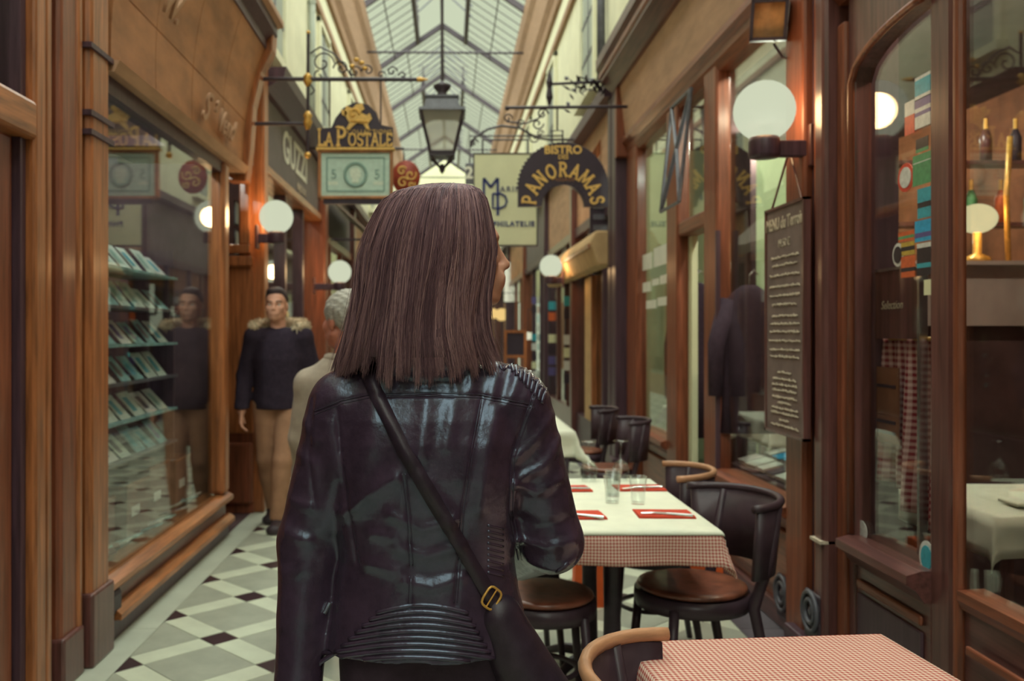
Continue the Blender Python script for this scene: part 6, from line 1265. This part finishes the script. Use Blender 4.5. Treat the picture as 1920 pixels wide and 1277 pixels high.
for k in 'LR': a_ = np.array(J['an'+k]); t_ = np.array(J['toe'+k]); S = SDF(np.minimum(a_, t_)-.1, np.maximum(a_, t_)+(.1, .1, .12), .007); foot(S, J, k, .01); S.cutz(.002); S.mesh('shoe', 'shoe', MN, 2)
path = [Vector((x0+.185*math.sin(a), y0+.03+.12*-math.cos(a), 1.425+.05*(1+math.cos(a+PI))*.5)) for a in [math.radians(q_) for q_ in range(50, 311, 10)]]
fm = MB(); rnd = random.Random(9)
for i in range(1700):
    c = path[rnd.randrange(len(path)-1)]; an = rnd.uniform(0, 2*PI); d = Vector((rnd.gauss(0, 1), rnd.gauss(0, 1), rnd.gauss(0, 1))).normalized(); b_ = c+d*.022; e = c+d*rnd.uniform(.042, .062)+Vector((0, 0, -.008)); w_ = d.orthogonal().normalized()*.0055; v_ = d.cross(w_)
    fm.add([b_+w_, b_-w_*.5+v_*.8, b_-w_*.5-v_*.8, e], [(0,1,3),(1,2,3),(2,0,3)])
hd = MB().tube(path, .03, 10).build('hood_roll', 'fur', MN, True); fm.build('fur_trim', 'fur', hd, kind='stuff')
# ------------------------------------------------------------------ grey-haired person beyond the woman
OL = thing('person', 'grey-haired person in beige coat half hidden behind the brown-haired woman', 'person', (-.47, 3.95, 0))
x0, y0 = -.45, 3.95
J = dict(chest=(x0, y0, 1.11), waist=(x0, y0, .93), pelvis=(x0, y0, .82), shL=(x0-.155, y0, 1.17), elL=(x0-.2, y0+.03, .93), wrL=(x0-.2, y0+.12, .74), shR=(x0+.155, y0, 1.17), elR=(x0+.21, y0+.03, .95), wrR=(x0+.2, y0+.12, .74),
 hipL=(x0-.085, y0, .78), knL=(x0-.09, y0-.02, .43), anL=(x0-.09, y0-.08, .09), toeL=(x0-.1, y0+.05, .03), hipR=(x0+.085, y0, .78), knR=(x0+.085, y0+.08, .43), anR=(x0+.085, y0+.12, .085), toeR=(x0+.09, y0+.26, .03), bk=1)
FRO = frame(math.radians(-42), 0); HO = (x0+.0, y0+.0, 1.452); S = SDF((x0-.4, y0-.3, 0), (x0+.4, y0+.45, 1.6), .0065); torso(S, J, 0, .95)
for k in 'LR': arm(S, J, k); leg(S, J, k); foot(S, J, k)
hand(S, J['wrL'], (.1, .3, -1), (1, 0, 0), 1); hand(S, J['wrR'], (-.1, .3, -1), (-1, 0, 0), -1); S.cone((x0, y0, 1.22), (x0+.01, y0, 1.39), .056, .05, .03); LO = head(S, HO, FRO, 1.12); S.mesh('body', 'skin_red', OL, 2); eyes(LO, OL)
S = SDF((x0-.16, y0-.16, 1.33), (x0+.16, y0+.16, 1.62), .005); S.ell(LO(0, -.022, .036), (.1, .11, .094), list(FRO)); S.ell(LO(0, -.07, -.03), (.06, .035, .05), list(FRO), .03); ZG = S.ax[2][None,None,:]; S.F -= .004*np.sin(S.ax[0][:,None,None]*160+ZG*40)*np.sin(S.ax[1][None,:,None]*130+ZG*70); S.mesh('hair', 'grey_hair', OL, 1)
S = SDF((x0-.42, y0-.32, .38), (x0+.42, y0+.34, 1.34), .009); torso(S, J, .016, .95)
for k in 'LR': arm(S, J, k, .014)
S.prof([(.42, x0, y0, .245, .19), (.8, x0, y0, .215, .16), (1.0, x0, y0, .19, .14), (1.2, x0, y0, .175, .115), (1.29, x0, y0, .09, .075)], .03); S.F -= .006*np.sin(S.ax[0][:,None,None]*30+S.ax[2][None,None,:]*8)*np.clip(1.1-S.ax[2], 0, .5)[None,None,:]; S.cutz(.42); S.mesh('coat', 'beige_coat', OL, 3)
MB().tube([(x0+.075*math.cos(a*PI/10), y0+.065*math.sin(a*PI/10), 1.285) for a in range(20)], .022, 8, closed=True).build('coat_collar', 'beige_coat', OL, True)
S = SDF((x0-.22, y0-.25, .06), (x0+.22, y0+.3, .9), .009); S.ell(J['pelvis'], (.15, .11, .1), None, .04)
for k in 'LR': leg(S, J, k, .018)
S.cutz(.08); S.mesh('trousers', 'fascia_grey', OL, 2)
for k in 'LR': a_ = np.array(J['an'+k]); t_ = np.array(J['toe'+k]); S = SDF(np.minimum(a_, t_)-.1, np.maximum(a_, t_)+(.1, .1, .12), .008); foot(S, J, k, .01); S.cutz(.002); S.mesh('shoe', 'shoe', OL, 2)
